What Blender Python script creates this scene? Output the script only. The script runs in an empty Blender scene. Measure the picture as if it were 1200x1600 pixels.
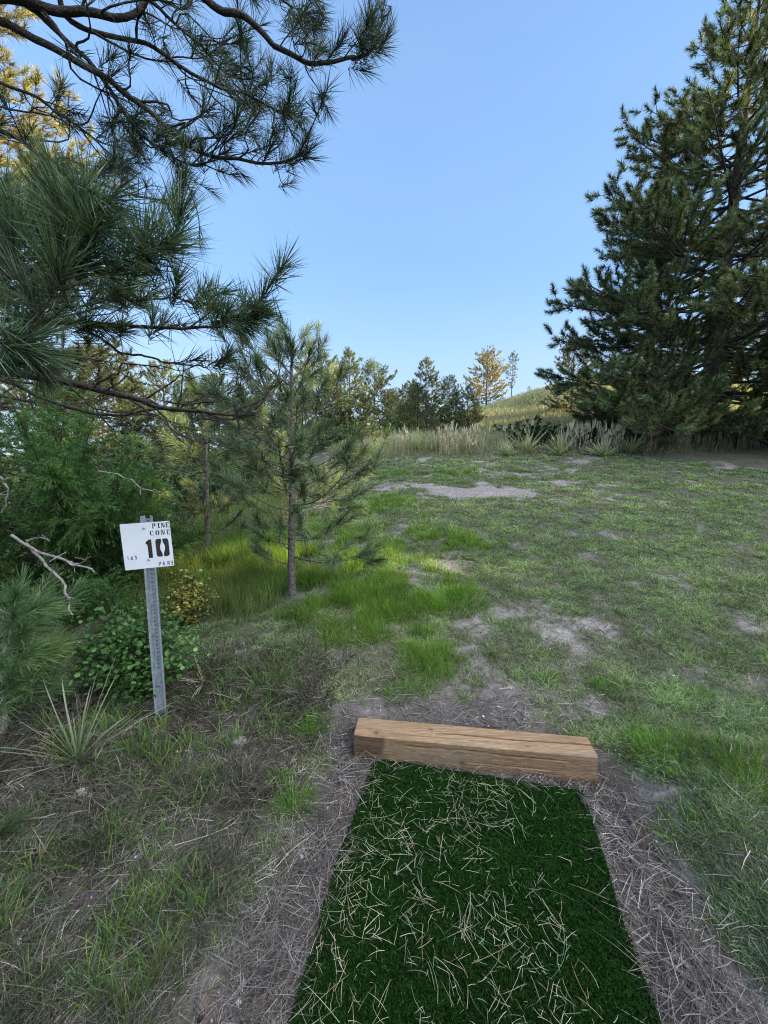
import bpy, math, numpy as np
from mathutils import Vector
PI = math.pi
R = math.radians
C = bpy.context.scene.collection
rng = np.random.default_rng(11)

# ------------------------------------------------------------------ camera model (used to read positions off the site)
CAM = np.array([0.0, 0.0, 1.65])
PITCH = R(6.84)
FOC = 600.0
def ray(px, py):
    u, v = (px - 600) / FOC, (800 - py) / FOC
    return np.array([u, math.cos(PITCH) + v * math.sin(PITCH), -math.sin(PITCH) + v * math.cos(PITCH)])
def at(px, py, Y):
    d = ray(px, py)
    return CAM + d * (Y / d[1])

# ------------------------------------------------------------------ noise
def _hash(i, j, s):
    n = (i.astype(np.int64) * 374761393 + j.astype(np.int64) * 668265263 + s * 1442695041) & 0xFFFFFFFF
    n = ((n ^ (n >> 13)) * 1274126177) & 0xFFFFFFFF
    n = (n ^ (n >> 16)) & 0xFFFFFFFF
    return n / 4294967295.0
def vnoise(x, y, s=0):
    x = np.asarray(x, float); y = np.asarray(y, float)
    i, j = np.floor(x), np.floor(y)
    fx, fy = x - i, y - j
    fx = fx * fx * (3 - 2 * fx); fy = fy * fy * (3 - 2 * fy)
    a, b = _hash(i, j, s), _hash(i + 1, j, s)
    c, d = _hash(i, j + 1, s), _hash(i + 1, j + 1, s)
    return (a * (1 - fx) + b * fx) * (1 - fy) + (c * (1 - fx) + d * fx) * fy
def fbm(x, y, o=4, s=0):
    t, amp, tot = 0.0, 1.0, 0.0
    for k in range(o):
        t = t + amp * vnoise(x * 2 ** k + 17.3 * k, y * 2 ** k - 9.1 * k, s + k)
        tot += amp; amp *= 0.5
    return t / tot
def smooth(a, b, x):
    t = np.clip((np.asarray(x, float) - a) / (b - a), 0, 1)
    return t * t * (3 - 2 * t)

# ------------------------------------------------------------------ tee mat and timber footprint
def flat(px, py, z=0.0):
    d = ray(px, py); t = (z - CAM[2]) / d[2]
    return CAM + d * t
MAT_Z = 0.03
m_fl, m_fr = flat(572, 1208, MAT_Z), flat(902, 1214, MAT_Z)
m_bl, m_br = flat(447, 1600, MAT_Z), flat(1035, 1600, MAT_Z)
ax = (m_fl - m_bl) / np.linalg.norm(m_fl - m_bl) + (m_fr - m_br) / np.linalg.norm(m_fr - m_br)
ax = ax[:2] / np.linalg.norm(ax[:2])            # direction of the mat, away from the camera
sd = np.array([ax[1], -ax[0]])                  # to the right across the mat
u0 = (m_fl[:2] @ sd + m_bl[:2] @ sd) / 2
u1 = (m_fr[:2] @ sd + m_br[:2] @ sd) / 2
v1 = (m_fl[:2] @ ax + m_fr[:2] @ ax) / 2 + 0.03
v0 = v1 - 3.0
def mat_uv(x, y):
    return x * sd[0] + y * sd[1], x * ax[0] + y * ax[1]

# ------------------------------------------------------------------ terrain
SUN_EL, SUN_AZ = R(9.0), R(100)                  # azimuth clockwise from straight ahead (+Y)
TAN_AZ = math.tan(SUN_AZ - R(90))
def H(x, y):
    x = np.asarray(x, float); y = np.asarray(y, float)
    a = x / np.maximum(y, 1.0)
    s = 0.035 + 0.155 * smooth(-0.75, 0.12, a)
    yy = np.maximum(y - 2.0, 0)
    ramp = np.where(yy < 11, yy, 11 + 6 * (1 - np.exp(-(yy - 11) / 9)))
    z = s * ramp
    u, v = mat_uv(x, y)
    # the cut of the tee pad: soil stands to the timber's top behind it, and rises beside the mat
    z = z + 0.10 * smooth(v1 + 0.10, v1 + 0.26, v + 0.05 * (fbm(x * 4, y * 4, 2, 5) - .5))
    rag = 0.22 * (fbm(x * 2.6, y * 2.6, 3, 8) - .5)
    z = z + 0.13 * smooth(u1 + 0.22, u1 + 0.62, u + rag) * (1 - smooth(v1 + .1, v1 + .5, v))
    z = z + 0.05 * smooth(u0 - 0.25, u0 - 0.9, u + rag) * (1 - smooth(v1 + .1, v1 + .6, v))
    # far ground and the hill behind the big pine
    z = z + 4.6 * np.exp(-(((x - 16.5) / 12.0) ** 2 + ((y - 30) / 11.0) ** 2)) + 2.5 * smooth(30, 60, y)
    # unseen ridge added east of the fairway to block the low sun
    q = y + TAN_AZ * (x - 40)                        # follows the line of the low sun
    crest = 14.5 - 11.0 * smooth(9.0, 11.6, q) - 1.5 * smooth(22, 33, q)
    crest = np.where((q > -6) & (q < 0), 14.5 - 8.0 * smooth(-3.4, -3.1, q) * (1 - smooth(-2.35, -2.05, q)), crest)  # notch lets one sun beam through to the grass by the young pine
    z = z + crest * smooth(17, 40, x) * (1 - 0.6 * smooth(46, 90, x))
    # relief
    near = 1 - smooth(0, 0.12, np.minimum(np.minimum(u - u0, u1 - u), v1 - v) + 0.10)
    n = 0.055 * (fbm(x * 1.1, y * 1.1, 3, 2) - .5) + 0.035 * (fbm(x * 5, y * 5, 3, 3) - .5)
    z = z + n * near + 0.5 * (fbm(x * .22, y * .22, 3, 4) - .5) * smooth(9, 22, y)
    return z
def gp(px, py):
    d = ray(px, py)
    t = np.concatenate([np.linspace(0.8, 12, 2200), np.linspace(12, 90, 3000)])
    P = CAM + d[None] * t[:, None]
    hit = np.nonzero(P[:, 2] <= H(P[:, 0], P[:, 1]))[0]
    p = P[hit[0]] if len(hit) else P[-1]
    return np.array([p[0], p[1], float(H(p[0], p[1]))])
def project(p):
    q = np.asarray(p) - CAM
    f = np.array([0, math.cos(PITCH), -math.sin(PITCH)]); up = np.array([0, math.sin(PITCH), math.cos(PITCH)])
    t = q @ f
    return 600 + FOC * (q @ np.array([1., 0, 0])) / t, 800 - FOC * (q @ up) / t

# ------------------------------------------------------------------ mesh helpers
def unit(v):
    return v / np.maximum(np.linalg.norm(v, axis=-1, keepdims=True), 1e-9)
def mk(name, V, F, mat=None, parent=None, col=None, smooth_shade=False, local=False):
    """V (n,3) in world space (or the parent's space when local); F a list of (k,3) / (k,4) arrays"""
    V = np.asarray(V, np.float32).reshape(-1, 3)
    if parent is not None and not local:
        V = V - np.array(parent['org'], np.float32)
    F = [np.asarray(f, np.int32) for f in (F if isinstance(F, (list, tuple)) else [F]) if len(f)]
    me = bpy.data.meshes.new(name)
    me.vertices.add(len(V)); me.vertices.foreach_set('co', V.ravel())
    tot = np.concatenate([np.full(len(f), f.shape[1], np.int32) for f in F])
    idx = np.concatenate([f.ravel() for f in F])
    me.loops.add(len(idx)); me.loops.foreach_set('vertex_index', idx)
    me.polygons.add(len(tot))
    st = np.concatenate([[0], np.cumsum(tot)[:-1]]).astype(np.int32)
    me.polygons.foreach_set('loop_start', st); me.polygons.foreach_set('loop_total', tot)
    if col is not None:
        ca = me.color_attributes.new('Col', 'FLOAT_COLOR', 'POINT')
        c4 = np.ones((len(V), 4), np.float32); c4[:, :3] = np.asarray(col, np.float32).reshape(-1, 3)
        ca.data.foreach_set('color', c4.ravel())
    me.update(calc_edges=True); me.validate()
    me.polygons.foreach_set('use_smooth', np.full(len(me.polygons), bool(smooth_shade)))
    o = bpy.data.objects.new(name, me); C.objects.link(o)
    if mat: me.materials.append(mat)
    if parent is not None: o.parent = parent['o']
    return o
def thing(name, label, cat, loc, group=None):
    o = bpy.data.objects.new(name, None); C.objects.link(o)
    o.empty_display_size = 0.2
    o.location = [float(c) for c in loc]; o['label'] = label; o['category'] = cat
    if group: o['group'] = group
    return {'o': o, 'org': [float(c) for c in loc]}
def sub(o, T):                                   # a part as the parent of sub-parts
    return {'o': o, 'org': T['org']}
def tag(o, label, cat, group=None):
    o['label'] = label; o['category'] = cat
    if group: o['group'] = group
    return o
def recentre(o):                                  # a thing of one mesh: origin at its base
    n = len(o.data.vertices); v = np.empty(n * 3, np.float32); o.data.vertices.foreach_get('co', v); v = v.reshape(-1, 3)
    c = np.array([v[:, 0].mean(), v[:, 1].mean(), v[:, 2].min()], np.float32)
    o.data.vertices.foreach_set('co', (v - c).ravel()); o.location = [float(k) for k in c]; o.data.update()
    return o

def blades(P, D, L, W, G=None, seg=1, c0=(0.05, 0.1, 0.03), c1=None, side=None, r=rng, blunt=0.0):
    """thin tapering leaves: p(t) = P + D L t + G L t^2"""
    P = np.asarray(P, float).reshape(-1, 3); n = len(P)
    D = unit(np.broadcast_to(np.asarray(D, float), (n, 3)))
    L = np.broadcast_to(np.asarray(L, float), (n,)); W = np.broadcast_to(np.asarray(W, float), (n,))
    G = np.zeros((n, 3)) if G is None else np.broadcast_to(np.asarray(G, float), (n, 3))
    if side is None:
        side = np.cross(D, r.normal(size=(n, 3)))
    S = unit(side)
    c0 = np.broadcast_to(np.asarray(c0, float), (n, 3)); c1 = c0 if c1 is None else np.broadcast_to(np.asarray(c1, float), (n, 3))
    rows, cols = [], []
    for k in range(seg + 1):
        t = k / seg
        c = P + D * (L * t)[:, None] + G * (L * t * t)[:, None]
        cc = c0 + (c1 - c0) * t
        if k < seg:
            w = W * (1 - (0.75 - blunt) * t ** 1.5) * 0.5
            rows += [c - S * w[:, None], c + S * w[:, None]]; cols += [cc, cc]
        else:
            rows.append(c); cols.append(cc)
    K = len(rows)
    V = np.stack(rows, 1).reshape(-1, 3); Cc = np.stack(cols, 1).reshape(-1, 3)
    b = (np.arange(n) * K)[:, None]
    F = []
    for k in range(seg - 1):
        F.append(b + np.array([[2 * k, 2 * k + 1, 2 * k + 3]])); F.append(b + np.array([[2 * k, 2 * k + 3, 2 * k + 2]]))
    F.append(b + np.array([[2 * seg - 2, 2 * seg - 1, 2 * seg]]))
    return V, np.concatenate(F), Cc
class Bag:
    def __init__(self): self.V, self.F, self.C, self.n = [], {}, [], 0
    def add(self, V, F, col=None):
        V = np.asarray(V, float).reshape(-1, 3)
        for f in (F if isinstance(F, (list, tuple)) else [F]):
            f = np.asarray(f)
            self.F.setdefault(f.shape[1], []).append(f + self.n)
        self.V.append(V); self.n += len(V)
        col = (0.5, 0.5, 0.5) if col is None else col
        self.C.append(np.broadcast_to(np.asarray(col, float), (len(V), 3)))
        return self
    def build(self, name, mat, parent=None, smooth_shade=False, local=False):
        return mk(name, np.concatenate(self.V), [np.concatenate(f) for f in self.F.values()], mat, parent, np.concatenate(self.C), smooth_shade, local)
def tube(pts, rad, k=6, cap=True):
    pts = np.asarray(pts, float); n = len(pts)
    rad = np.broadcast_to(np.asarray(rad, float), (n,))
    T = unit(np.gradient(pts, axis=0))
    ref = np.array([0.0, 0, 1]) if abs(T[:, 2]).mean() < 0.8 else np.array([1.0, 0, 0])
    N = unit(np.cross(T, ref)); B = np.cross(T, N)
    a = np.arange(k) * 2 * PI / k
    V = pts[:, None] + rad[:, None, None] * (np.cos(a)[None, :, None] * N[:, None] + np.sin(a)[None, :, None] * B[:, None])
    V = V.reshape(-1, 3)
    i, j = np.meshgrid(np.arange(n - 1), np.arange(k), indexing='ij')
    F = np.stack([i * k + j, i * k + (j + 1) % k, (i + 1) * k + (j + 1) % k, (i + 1) * k + j], -1).reshape(-1, 4)
    return V, F
def spline(ctrl, n=24):
    P = np.asarray(ctrl, float)
    P = np.vstack([2 * P[0] - P[1], P, 2 * P[-1] - P[-2]])
    m = len(P) - 3
    out = []
    for t in np.linspace(0, m - 1e-6, n):
        i = int(t); f = t - i
        a, b, c, d = P[i], P[i + 1], P[i + 2], P[i + 3]
        out.append(0.5 * (2 * b + (c - a) * f + (2 * a - 5 * b + 4 * c - d) * f * f + (3 * b - a - 3 * c + d) * f ** 3))
    return np.array(out)
def boxbag(bag, c, s, M=None, col=None):
    c = np.asarray(c, float); s = np.asarray(s, float) / 2
    v = np.array([[x, y, z] for x in (-1, 1) for y in (-1, 1) for z in (-1, 1)], float) * s + c
    if M is not None: v = M(v)
    f = np.array([[0, 1, 3, 2], [4, 6, 7, 5], [0, 4, 5, 1], [2, 3, 7, 6], [0, 2, 6, 4], [1, 5, 7, 3]])
    bag.add(v, f, col)

# ------------------------------------------------------------------ materials
def newmat(name):
    m = bpy.data.materials.new(name); m.use_nodes = True
    nt = m.node_tree; nt.nodes.clear()
    out = nt.nodes.new('ShaderNodeOutputMaterial')
    return m, nt, out
def N(nt, typ, **kw):
    n = nt.nodes.new(typ)
    for k, v in kw.items():
        if k in n.inputs: n.inputs[k].default_value = v
        else: setattr(n, k, v)
    return n
def leafmat(name, trans=0.3, rough=0.55, spec=0.25, tint=(1.15, 1.1, .6), var=0.25, scale=6.0):
    m, nt, out = newmat(name); L = nt.links.new
    a = N(nt, 'ShaderNodeAttribute', attribute_name='Col')
    g = N(nt, 'ShaderNodeNewGeometry')
    no = N(nt, 'ShaderNodeTexNoise', Scale=scale, Detail=2.0)
    L(g.outputs['Position'], no.inputs['Vector'])
    mp = N(nt, 'ShaderNodeMapRange'); mp.inputs[1].default_value = .3; mp.inputs[2].default_value = .7
    mp.inputs[3].default_value = 1 - var; mp.inputs[4].default_value = 1 + var
    L(no.outputs['Fac'], mp.inputs[0])
    mu = N(nt, 'ShaderNodeVectorMath', operation='SCALE')
    L(a.outputs['Color'], mu.inputs[0]); L(mp.outputs[0], mu.inputs['Scale'])
    p = N(nt, 'ShaderNodeBsdfPrincipled', Roughness=rough)
    p.inputs['Specular IOR Level'].default_value = spec
    L(mu.outputs[0], p.inputs['Base Color'])
    t = N(nt, 'ShaderNodeBsdfTranslucent')
    mt = N(nt, 'ShaderNodeVectorMath', operation='MULTIPLY'); mt.inputs[1].default_value = tint
    L(mu.outputs[0], mt.inputs[0]); L(mt.outputs[0], t.inputs['Color'])
    mx = N(nt, 'ShaderNodeMixShader', Fac=trans)
    L(p.outputs[0], mx.inputs[1]); L(t.outputs[0], mx.inputs[2]); L(mx.outputs[0], out.inputs['Surface'])
    return m
def barkmat(name, ca, cb, scale=14.0, stretch=0.25, bump=0.6):
    m, nt, out = newmat(name); L = nt.links.new
    tc = N(nt, 'ShaderNodeTexCoord')
    mp = N(nt, 'ShaderNodeMapping'); mp.inputs['Scale'].default_value = (1, 1, stretch)
    L(tc.outputs['Object'], mp.inputs['Vector'])
    n1 = N(nt, 'ShaderNodeTexNoise', Scale=scale, Detail=5.0, Roughness=.65)
    vo = N(nt, 'ShaderNodeTexVoronoi', Scale=scale * 1.6)
    L(mp.outputs[0], n1.inputs['Vector']); L(mp.outputs[0], vo.inputs['Vector'])
    cr = N(nt, 'ShaderNodeValToRGB'); cr.color_ramp.elements[0].position = .32; cr.color_ramp.elements[1].position = .68
    cr.color_ramp.elements[0].color = (*ca, 1); cr.color_ramp.elements[1].color = (*cb, 1)
    L(n1.outputs['Fac'], cr.inputs['Fac'])
    b = N(nt, 'ShaderNodeBump', Strength=bump, Distance=.02)
    ad = N(nt, 'ShaderNodeMath', operation='ADD'); L(n1.outputs['Fac'], ad.inputs[0]); L(vo.outputs['Distance'], ad.inputs[1])
    L(ad.outputs[0], b.inputs['Height'])
    p = N(nt, 'ShaderNodeBsdfPrincipled', Roughness=.9); p.inputs['Specular IOR Level'].default_value = .2
    L(cr.outputs['Color'], p.inputs['Base Color']); L(b.outputs[0], p.inputs['Normal']); L(p.outputs[0], out.inputs['Surface'])
    return m
def plainmat(name, ca, cb, scale=20.0, rough=.5, metal=0.0, bump=.1, detail=4.0):
    m, nt, out = newmat(name); L = nt.links.new
    tc = N(nt, 'ShaderNodeTexCoord')
    n1 = N(nt, 'ShaderNodeTexNoise', Scale=scale, Detail=detail, Roughness=.6); L(tc.outputs['Object'], n1.inputs['Vector'])
    cr = N(nt, 'ShaderNodeValToRGB'); cr.color_ramp.elements[0].position = .35; cr.color_ramp.elements[1].position = .65
    cr.color_ramp.elements[0].color = (*ca, 1); cr.color_ramp.elements[1].color = (*cb, 1)
    L(n1.outputs['Fac'], cr.inputs['Fac'])
    b = N(nt, 'ShaderNodeBump', Strength=bump, Distance=.01); L(n1.outputs['Fac'], b.inputs['Height'])
    p = N(nt, 'ShaderNodeBsdfPrincipled', Roughness=rough, Metallic=metal)
    L(cr.outputs['Color'], p.inputs['Base Color']); L(b.outputs[0], p.inputs['Normal']); L(p.outputs[0], out.inputs['Surface'])
    return m
M_NEEDLE = leafmat('pine needles', .22, .5, .3, var=.3, scale=5)
M_FAR = leafmat('far pine foliage', .25, .6, .2, (1.2, 1.0, .5), var=.35, scale=1.2)
M_GRASS = leafmat('grass blades', .35, .6, .2, (1.1, 1.15, .5), var=.25, scale=3)
M_DRY = leafmat('dry straw', .2, .7, .15, (1.1, 1, .7), var=.3, scale=9)
M_LEAF = leafmat('shrub leaves', .35, .45, .35, (1.2, 1.15, .5), var=.3, scale=9)
M_BARK = barkmat('pine bark', (.035, .027, .024), (.13, .10, .085), 16)
M_TWIG = barkmat('pine twig bark', (.022, .019, .018), (.075, .062, .055), 60, 1.0, .4)
M_SAPBARK = barkmat('young pine bark', (.06, .05, .048), (.21, .18, .165), 45, .5, .5)
M_DEAD = barkmat('weathered dead wood', (.12, .105, .10), (.42, .37, .34), 40, .4, .4)
# ------------------------------------------------------------------ where things grow
def gauss(x, y, items):
    g = 0.0
    for c, sx, sy, w in items:
        g = g + w * np.exp(-(((x - c[0]) / sx) ** 2 + ((y - c[1]) / sy) ** 2))
    return g
BARE = [(gp(*p), sx, sy, w) for p, sx, sy, w in [
    ((740, 768), .95, .42, 1.9), ((620, 758), .6, .5, 1.3), ((800, 770), .7, .3, 1.3), ((690, 772), .6, .4, 1.2), ((610, 815), .25, .2, 1.1),
    ((740, 1105), .5, .14, .5), ((880, 1110), .45, .16, .6), ((640, 1105), .4, .12, .6), ((770, 935), .13, .4, .4), ((1150, 1575), .22, .12, 1.6), ((1060, 1232), .16, .08, 1.7), ((990, 1215), .12, .1, 1.4),
    ((690, 870), .5, .25, .35), ((560, 845), .35, .3, .5), ((955, 950), .2, .15, -.4), ((1130, 1060), .3, .2, .9),
    ((1060, 910), .35, .25, .8), ((890, 830), .3, .2, .7), ((640, 600), .1, .1, 0), ((1090, 800), .6, .25, .6), ((980, 800), .3, .2, .6)]]
VIVID = [(gp(*p), sx, sy, w) for p, sx, sy, w in [
    ((700, 945), .28, .26, 1.2), ((640, 1000), .35, .3, 1.1), ((560, 930), .4, .5, 1.3), ((600, 1040), .35, .25, .9), ((500, 880), .7, .6, 1.3),
    ((660, 900), .4, .3, .9), ((420, 870), .9, .7, 1.2), ((640, 830), .7, .45, .7), ((700, 850), .6, .3, .6), ((560, 790), .9, .8, .9), ((660, 740), 1.3, .5, .8),
    ((820, 750), .3, .2, 1.2), ((480, 1150), .16, .14, .9)]]
def mat_out(x, y):
    u, v = mat_uv(x, y)
    return np.maximum(np.maximum(u0 - u, u - u1), v - v1)      # >0 outside the mat (metres)
def litter(x, y):                                               # needle litter and bare soil about the tee
    d = mat_out(x, y); u, v = mat_uv(x, y)
    wob = .25 * (fbm(x * 2.1, y * 2.1, 3, 21) - .5)
    k = np.where(u > u1, .27, .27)
    side = 1 - smooth(k * .7, k * 1.3, d + wob)
    back = (1 - smooth(.26, .8, v - v1 + wob)) * smooth(u0 - .3, u0 + .1, u) * (1 - smooth(u1 - .05, u1 + .3, u))
    return np.clip(np.maximum(side * (v < v1 + .25), back * .8), 0, 1)
def thatch(x, y):                                               # rough half dead turf left of the tee
    u, v = mat_uv(x, y)
    return smooth(u0 - .25, u0 - .55, u) * (1 - smooth(2.3, 3.2, y))
def cover(x, y):
    g = 1.22 - .62 * gauss(x, y, BARE) - 1.25 * litter(x, y)
    g = g + 2.8 * (fbm(x * 2.9, y * 2.9, 5, 31) - .545) + .8 * (fbm(x * .55, y * .55, 2, 33) - .5)
    return np.clip(g, .05, 1) * (1 - .96 * (mat_out(x, y) < .12))
def vivid(x, y):
    g = gauss(x, y, VIVID) * 1.25 * smooth(.40, .60, fbm(x * 2.7, y * 2.7, 3, 41))
    return np.clip(g * (1 - .9 * litter(x, y)), 0, 1)
def rough(x, y):                                                # tall uncut grass beyond the mown fairway
    a = x / np.maximum(y, .5)
    edge = 11.2 + .8 * (fbm(x * .5, y * .5, 2, 51) - .5) - 1.2 * smooth(.05, -.2, a)
    far = smooth(edge - .25, edge + .5, y) * smooth(-.16, -.05, a)
    left = smooth(-.20, -.36, a + .08 * (fbm(x, y, 2, 52) - .5)) * smooth(3.0, 3.8, y)
    return np.clip(far + left, 0, 1)

# ------------------------------------------------------------------ ground sheet
n = 640
w = np.linspace(-1, 1, n)
gx = 260 * np.sinh(6.0 * w) / math.sinh(6.0)
gy = 260 * np.sinh(6.0 * w) / math.sinh(6.0) + 2.2
X, Yg = np.meshgrid(gx, gy, indexing='ij')
X = X.ravel(); Yg = Yg.ravel()
Z = H(X, Yg)
i, j = np.meshgrid(np.arange(n - 1), np.arange(n - 1), indexing='ij')
F = np.stack([i * n + j, (i + 1) * n + j, (i + 1) * n + j + 1, i * n + j + 1], -1).reshape(-1, 4)
masks = np.stack([np.clip(cover(X, Yg), 0, 1), np.clip(np.maximum(litter(X, Yg), 1.0 * thatch(X, Yg)), 0, 1), np.clip(np.maximum(vivid(X, Yg), rough(X, Yg) * .6 * smooth(-.12, -.25, X / np.maximum(Yg, 1))), 0, 1)], -1)
def groundmat():
    m, nt, out = newmat('soil and turf'); L = nt.links.new
    at_ = N(nt, 'ShaderNodeAttribute', attribute_name='Col')
    sp = N(nt, 'ShaderNodeSeparateColor'); L(at_.outputs['Color'], sp.inputs[0])
    g = N(nt, 'ShaderNodeNewGeometry')
    def noise(scale, detail=4.0, rough=.6):
        k = N(nt, 'ShaderNodeTexNoise', Scale=scale, Detail=detail, Roughness=rough); L(g.outputs['Position'], k.inputs['Vector']); return k.outputs['Fac']
    def ramp(fac, stops):
        r_ = N(nt, 'ShaderNodeValToRGB'); e = r_.color_ramp.elements
        while len(e) < len(stops): e.new(.5)
        for q, (pos, c) in zip(e, stops): q.position = pos; q.color = (*c, 1)
        L(fac, r_.inputs['Fac']); return r_.outputs['Color']
    def mix(fac, a, b):
        k = N(nt, 'ShaderNodeMix', data_type='RGBA'); L(fac, k.inputs[0]); L(a, k.inputs[6]); L(b, k.inputs[7]); return k.outputs[2]
    fine, mid, big = noise(160, 3), noise(22, 5, .7), noise(2.2, 3)
    soil = ramp(mid, [(.25, (.12, .105, .10)), (.5, (.23, .205, .20)), (.75, (.40, .365, .36))])
    lit = ramp(fine, [(.3, (.04, .034, .031)), (.55, (.12, .10, .092)), (.75, (.25, .215, .20))])  # litter tones, also lowered to paint shade over the left foreground
    turf = ramp(mid, [(.25, (.03, .032, .02)), (.5, (.065, .07, .04)), (.78, (.14, .135, .095))])  # darkened to paint shade into the gaps between tufts
    lush = ramp(mid, [(.3, (.025, .04, .012)), (.7, (.08, .12, .035))])
    c = mix(sp.outputs[1], soil, lit)
    # ragged edge to the turf
    e1 = N(nt, 'ShaderNodeMath', operation='MULTIPLY_ADD'); L(noise(9, 4, .7), e1.inputs[0]); e1.inputs[1].default_value = .9; e1.inputs[2].default_value = -.45
    e2 = N(nt, 'ShaderNodeMath', operation='ADD'); L(e1.outputs[0], e2.inputs[0]); L(sp.outputs[0], e2.inputs[1])
    mr = N(nt, 'ShaderNodeMapRange', interpolation_type='SMOOTHSTEP'); mr.inputs[1].default_value = .25; mr.inputs[2].default_value = .85; mr.inputs[4].default_value = .85; L(e2.outputs[0], mr.inputs[0])
    c = mix(mr.outputs[0], c, turf)
    c = mix(sp.outputs[2], c, lush)
    hs = N(nt, 'ShaderNodeHueSaturation'); L(c, hs.inputs['Color'])
    vr = N(nt, 'ShaderNodeMapRange'); vr.inputs[1].default_value = .3; vr.inputs[2].default_value = .7; vr.inputs[3].default_value = .8; vr.inputs[4].default_value = 1.18; L(big, vr.inputs[0]); L(vr.outputs[0], hs.inputs['Value'])
    p = N(nt, 'ShaderNodeBsdfPrincipled', Roughness=.95); p.inputs['Specular IOR Level'].default_value = .1
    L(hs.outputs[0], p.inputs['Base Color'])
    ad = N(nt, 'ShaderNodeMath', operation='ADD'); L(mid, ad.inputs[0])
    f2 = N(nt, 'ShaderNodeMath', operation='MULTIPLY', ); f2.inputs[1].default_value = .35; L(fine, f2.inputs[0]); L(f2.outputs[0], ad.inputs[1])
    b = N(nt, 'ShaderNodeBump', Strength=.8, Distance=.03); L(ad.outputs[0], b.inputs['Height']); L(b.outputs[0], p.inputs['Normal'])
    L(p.outputs[0], out.inputs['Surface'])
    return m
go = mk('ground', np.stack([X, Yg, Z], -1), F, groundmat(), None, masks, True)
go['kind'] = 'structure'

# ------------------------------------------------------------------ scatter of blades over the ground
def scatter(nn, r0, r1, a0, a1, power=0.0):
    """density falls with the square of the distance (log-uniform radius)"""
    q = rng.random(nn)
    r = np.exp(math.log(r0) + q * (math.log(r1) - math.log(r0)))
    th = rng.uniform(R(a0), R(a1), nn)
    return r * np.sin(th), r * np.cos(th), r
def stuff(name, V, F_, mat, Cc):
    o = mk(name, V, F_, mat, None, Cc); o['kind'] = 'stuff'; return o
def tilt(nn, lean):
    a = rng.uniform(0, 2 * PI, nn); l = np.abs(rng.normal(0, lean, nn))
    return np.stack([np.cos(a) * l, np.sin(a) * l, np.ones(nn)], -1)
def pick(nn, cols, jit=.25):
    cols = np.array(cols, float); c = cols[rng.integers(0, len(cols), nn)]
    return c * rng.uniform(1 - jit, 1 + jit, (nn, 1))
def P3(x, y, dz=0.0): return np.stack([x, y, H(x, y) + dz], -1)

def tufts(nc, per, r0, r1, a0, a1, rad0):
    """blades gathered in tufts: position, distance, offset from the tuft's centre in tuft radii, per tuft random"""
    cx, cy, cr = scatter(nc, r0, r1, a0, a1)
    rd = rad0 * (.5 + 1.0 * rng.random(nc) ** 2) * (1 + .05 * cr)
    ox, oy = rng.normal(0, .6, (nc, per)), rng.normal(0, .6, (nc, per))
    x, y = (cx[:, None] + ox * rd[:, None]).ravel(), (cy[:, None] + oy * rd[:, None]).ravel()
    return x, y, np.hypot(x, y), ox.ravel(), oy.ravel(), np.repeat(rng.random(nc), per), np.repeat(cx, per), np.repeat(cy, per)

# mown fairway turf
x, y, r, ox, oy, tr_, tcx, tcy = tufts(24000, 32, .8, 13.0, -30, 68, .055)
cv = cover(x, y); out_ = mat_out(x, y)
u_, v_ = mat_uv(x, y)
k = (tr_ * .97 < cover(tcx, tcy) ** 1.1) & (rng.random(len(x)) < .35 + .65 * cv) & (out_ > .18) & (rng.random(len(x)) < np.where((u_ < u0) & (y < 2.9), .30, 1)) & (rng.random(len(x)) > thatch(x, y)) & (rough(x, y) < .5)
x, y, r, ox, oy = x[k], y[k], r[k], ox[k], oy[k]; nn = len(x)
tf = smooth(.35, .7, fbm(tcx[k] * 6.1, tcy[k] * 6.1, 2, 64)) * .7 + .3 * np.clip(1 - np.hypot(ox, oy) * .6, 0, 1)
L_ = rng.uniform(.022, .06, nn) * (1 + .04 * r) * (.65 + .9 * tf) * (.55 + .45 * smooth(1.3, 2.6, r)); W_ = np.clip(.0014 * r, .003, .016) * rng.uniform(.7, 1.2, nn)
pale = fbm(x * .9, y * .9, 3, 61)[:, None]
c = pick(nn, [(.22, .32, .14), (.16, .27, .095), (.31, .38, .21), (.13, .21, .075), (.38, .37, .26)], .25)
c = c * (0.75 + .55 * pale) * (.75 + .5 * tf[:, None]) ; c[:, 0] *= (.85 + .3 * pale[:, 0])
V, F_, Cc = blades(P3(x, y, -.005), tilt(nn, .5) + np.stack([ox * .55, oy * .55, 0 * ox], -1), L_, W_, np.stack([ox * .2 + rng.normal(0, .3, nn), oy * .2 + rng.normal(0, .3, nn), np.full(nn, -.25)], -1), 2, c * .55, c * 1.25)
stuff('fairway_grass', V, F_, M_GRASS, Cc)

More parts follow.
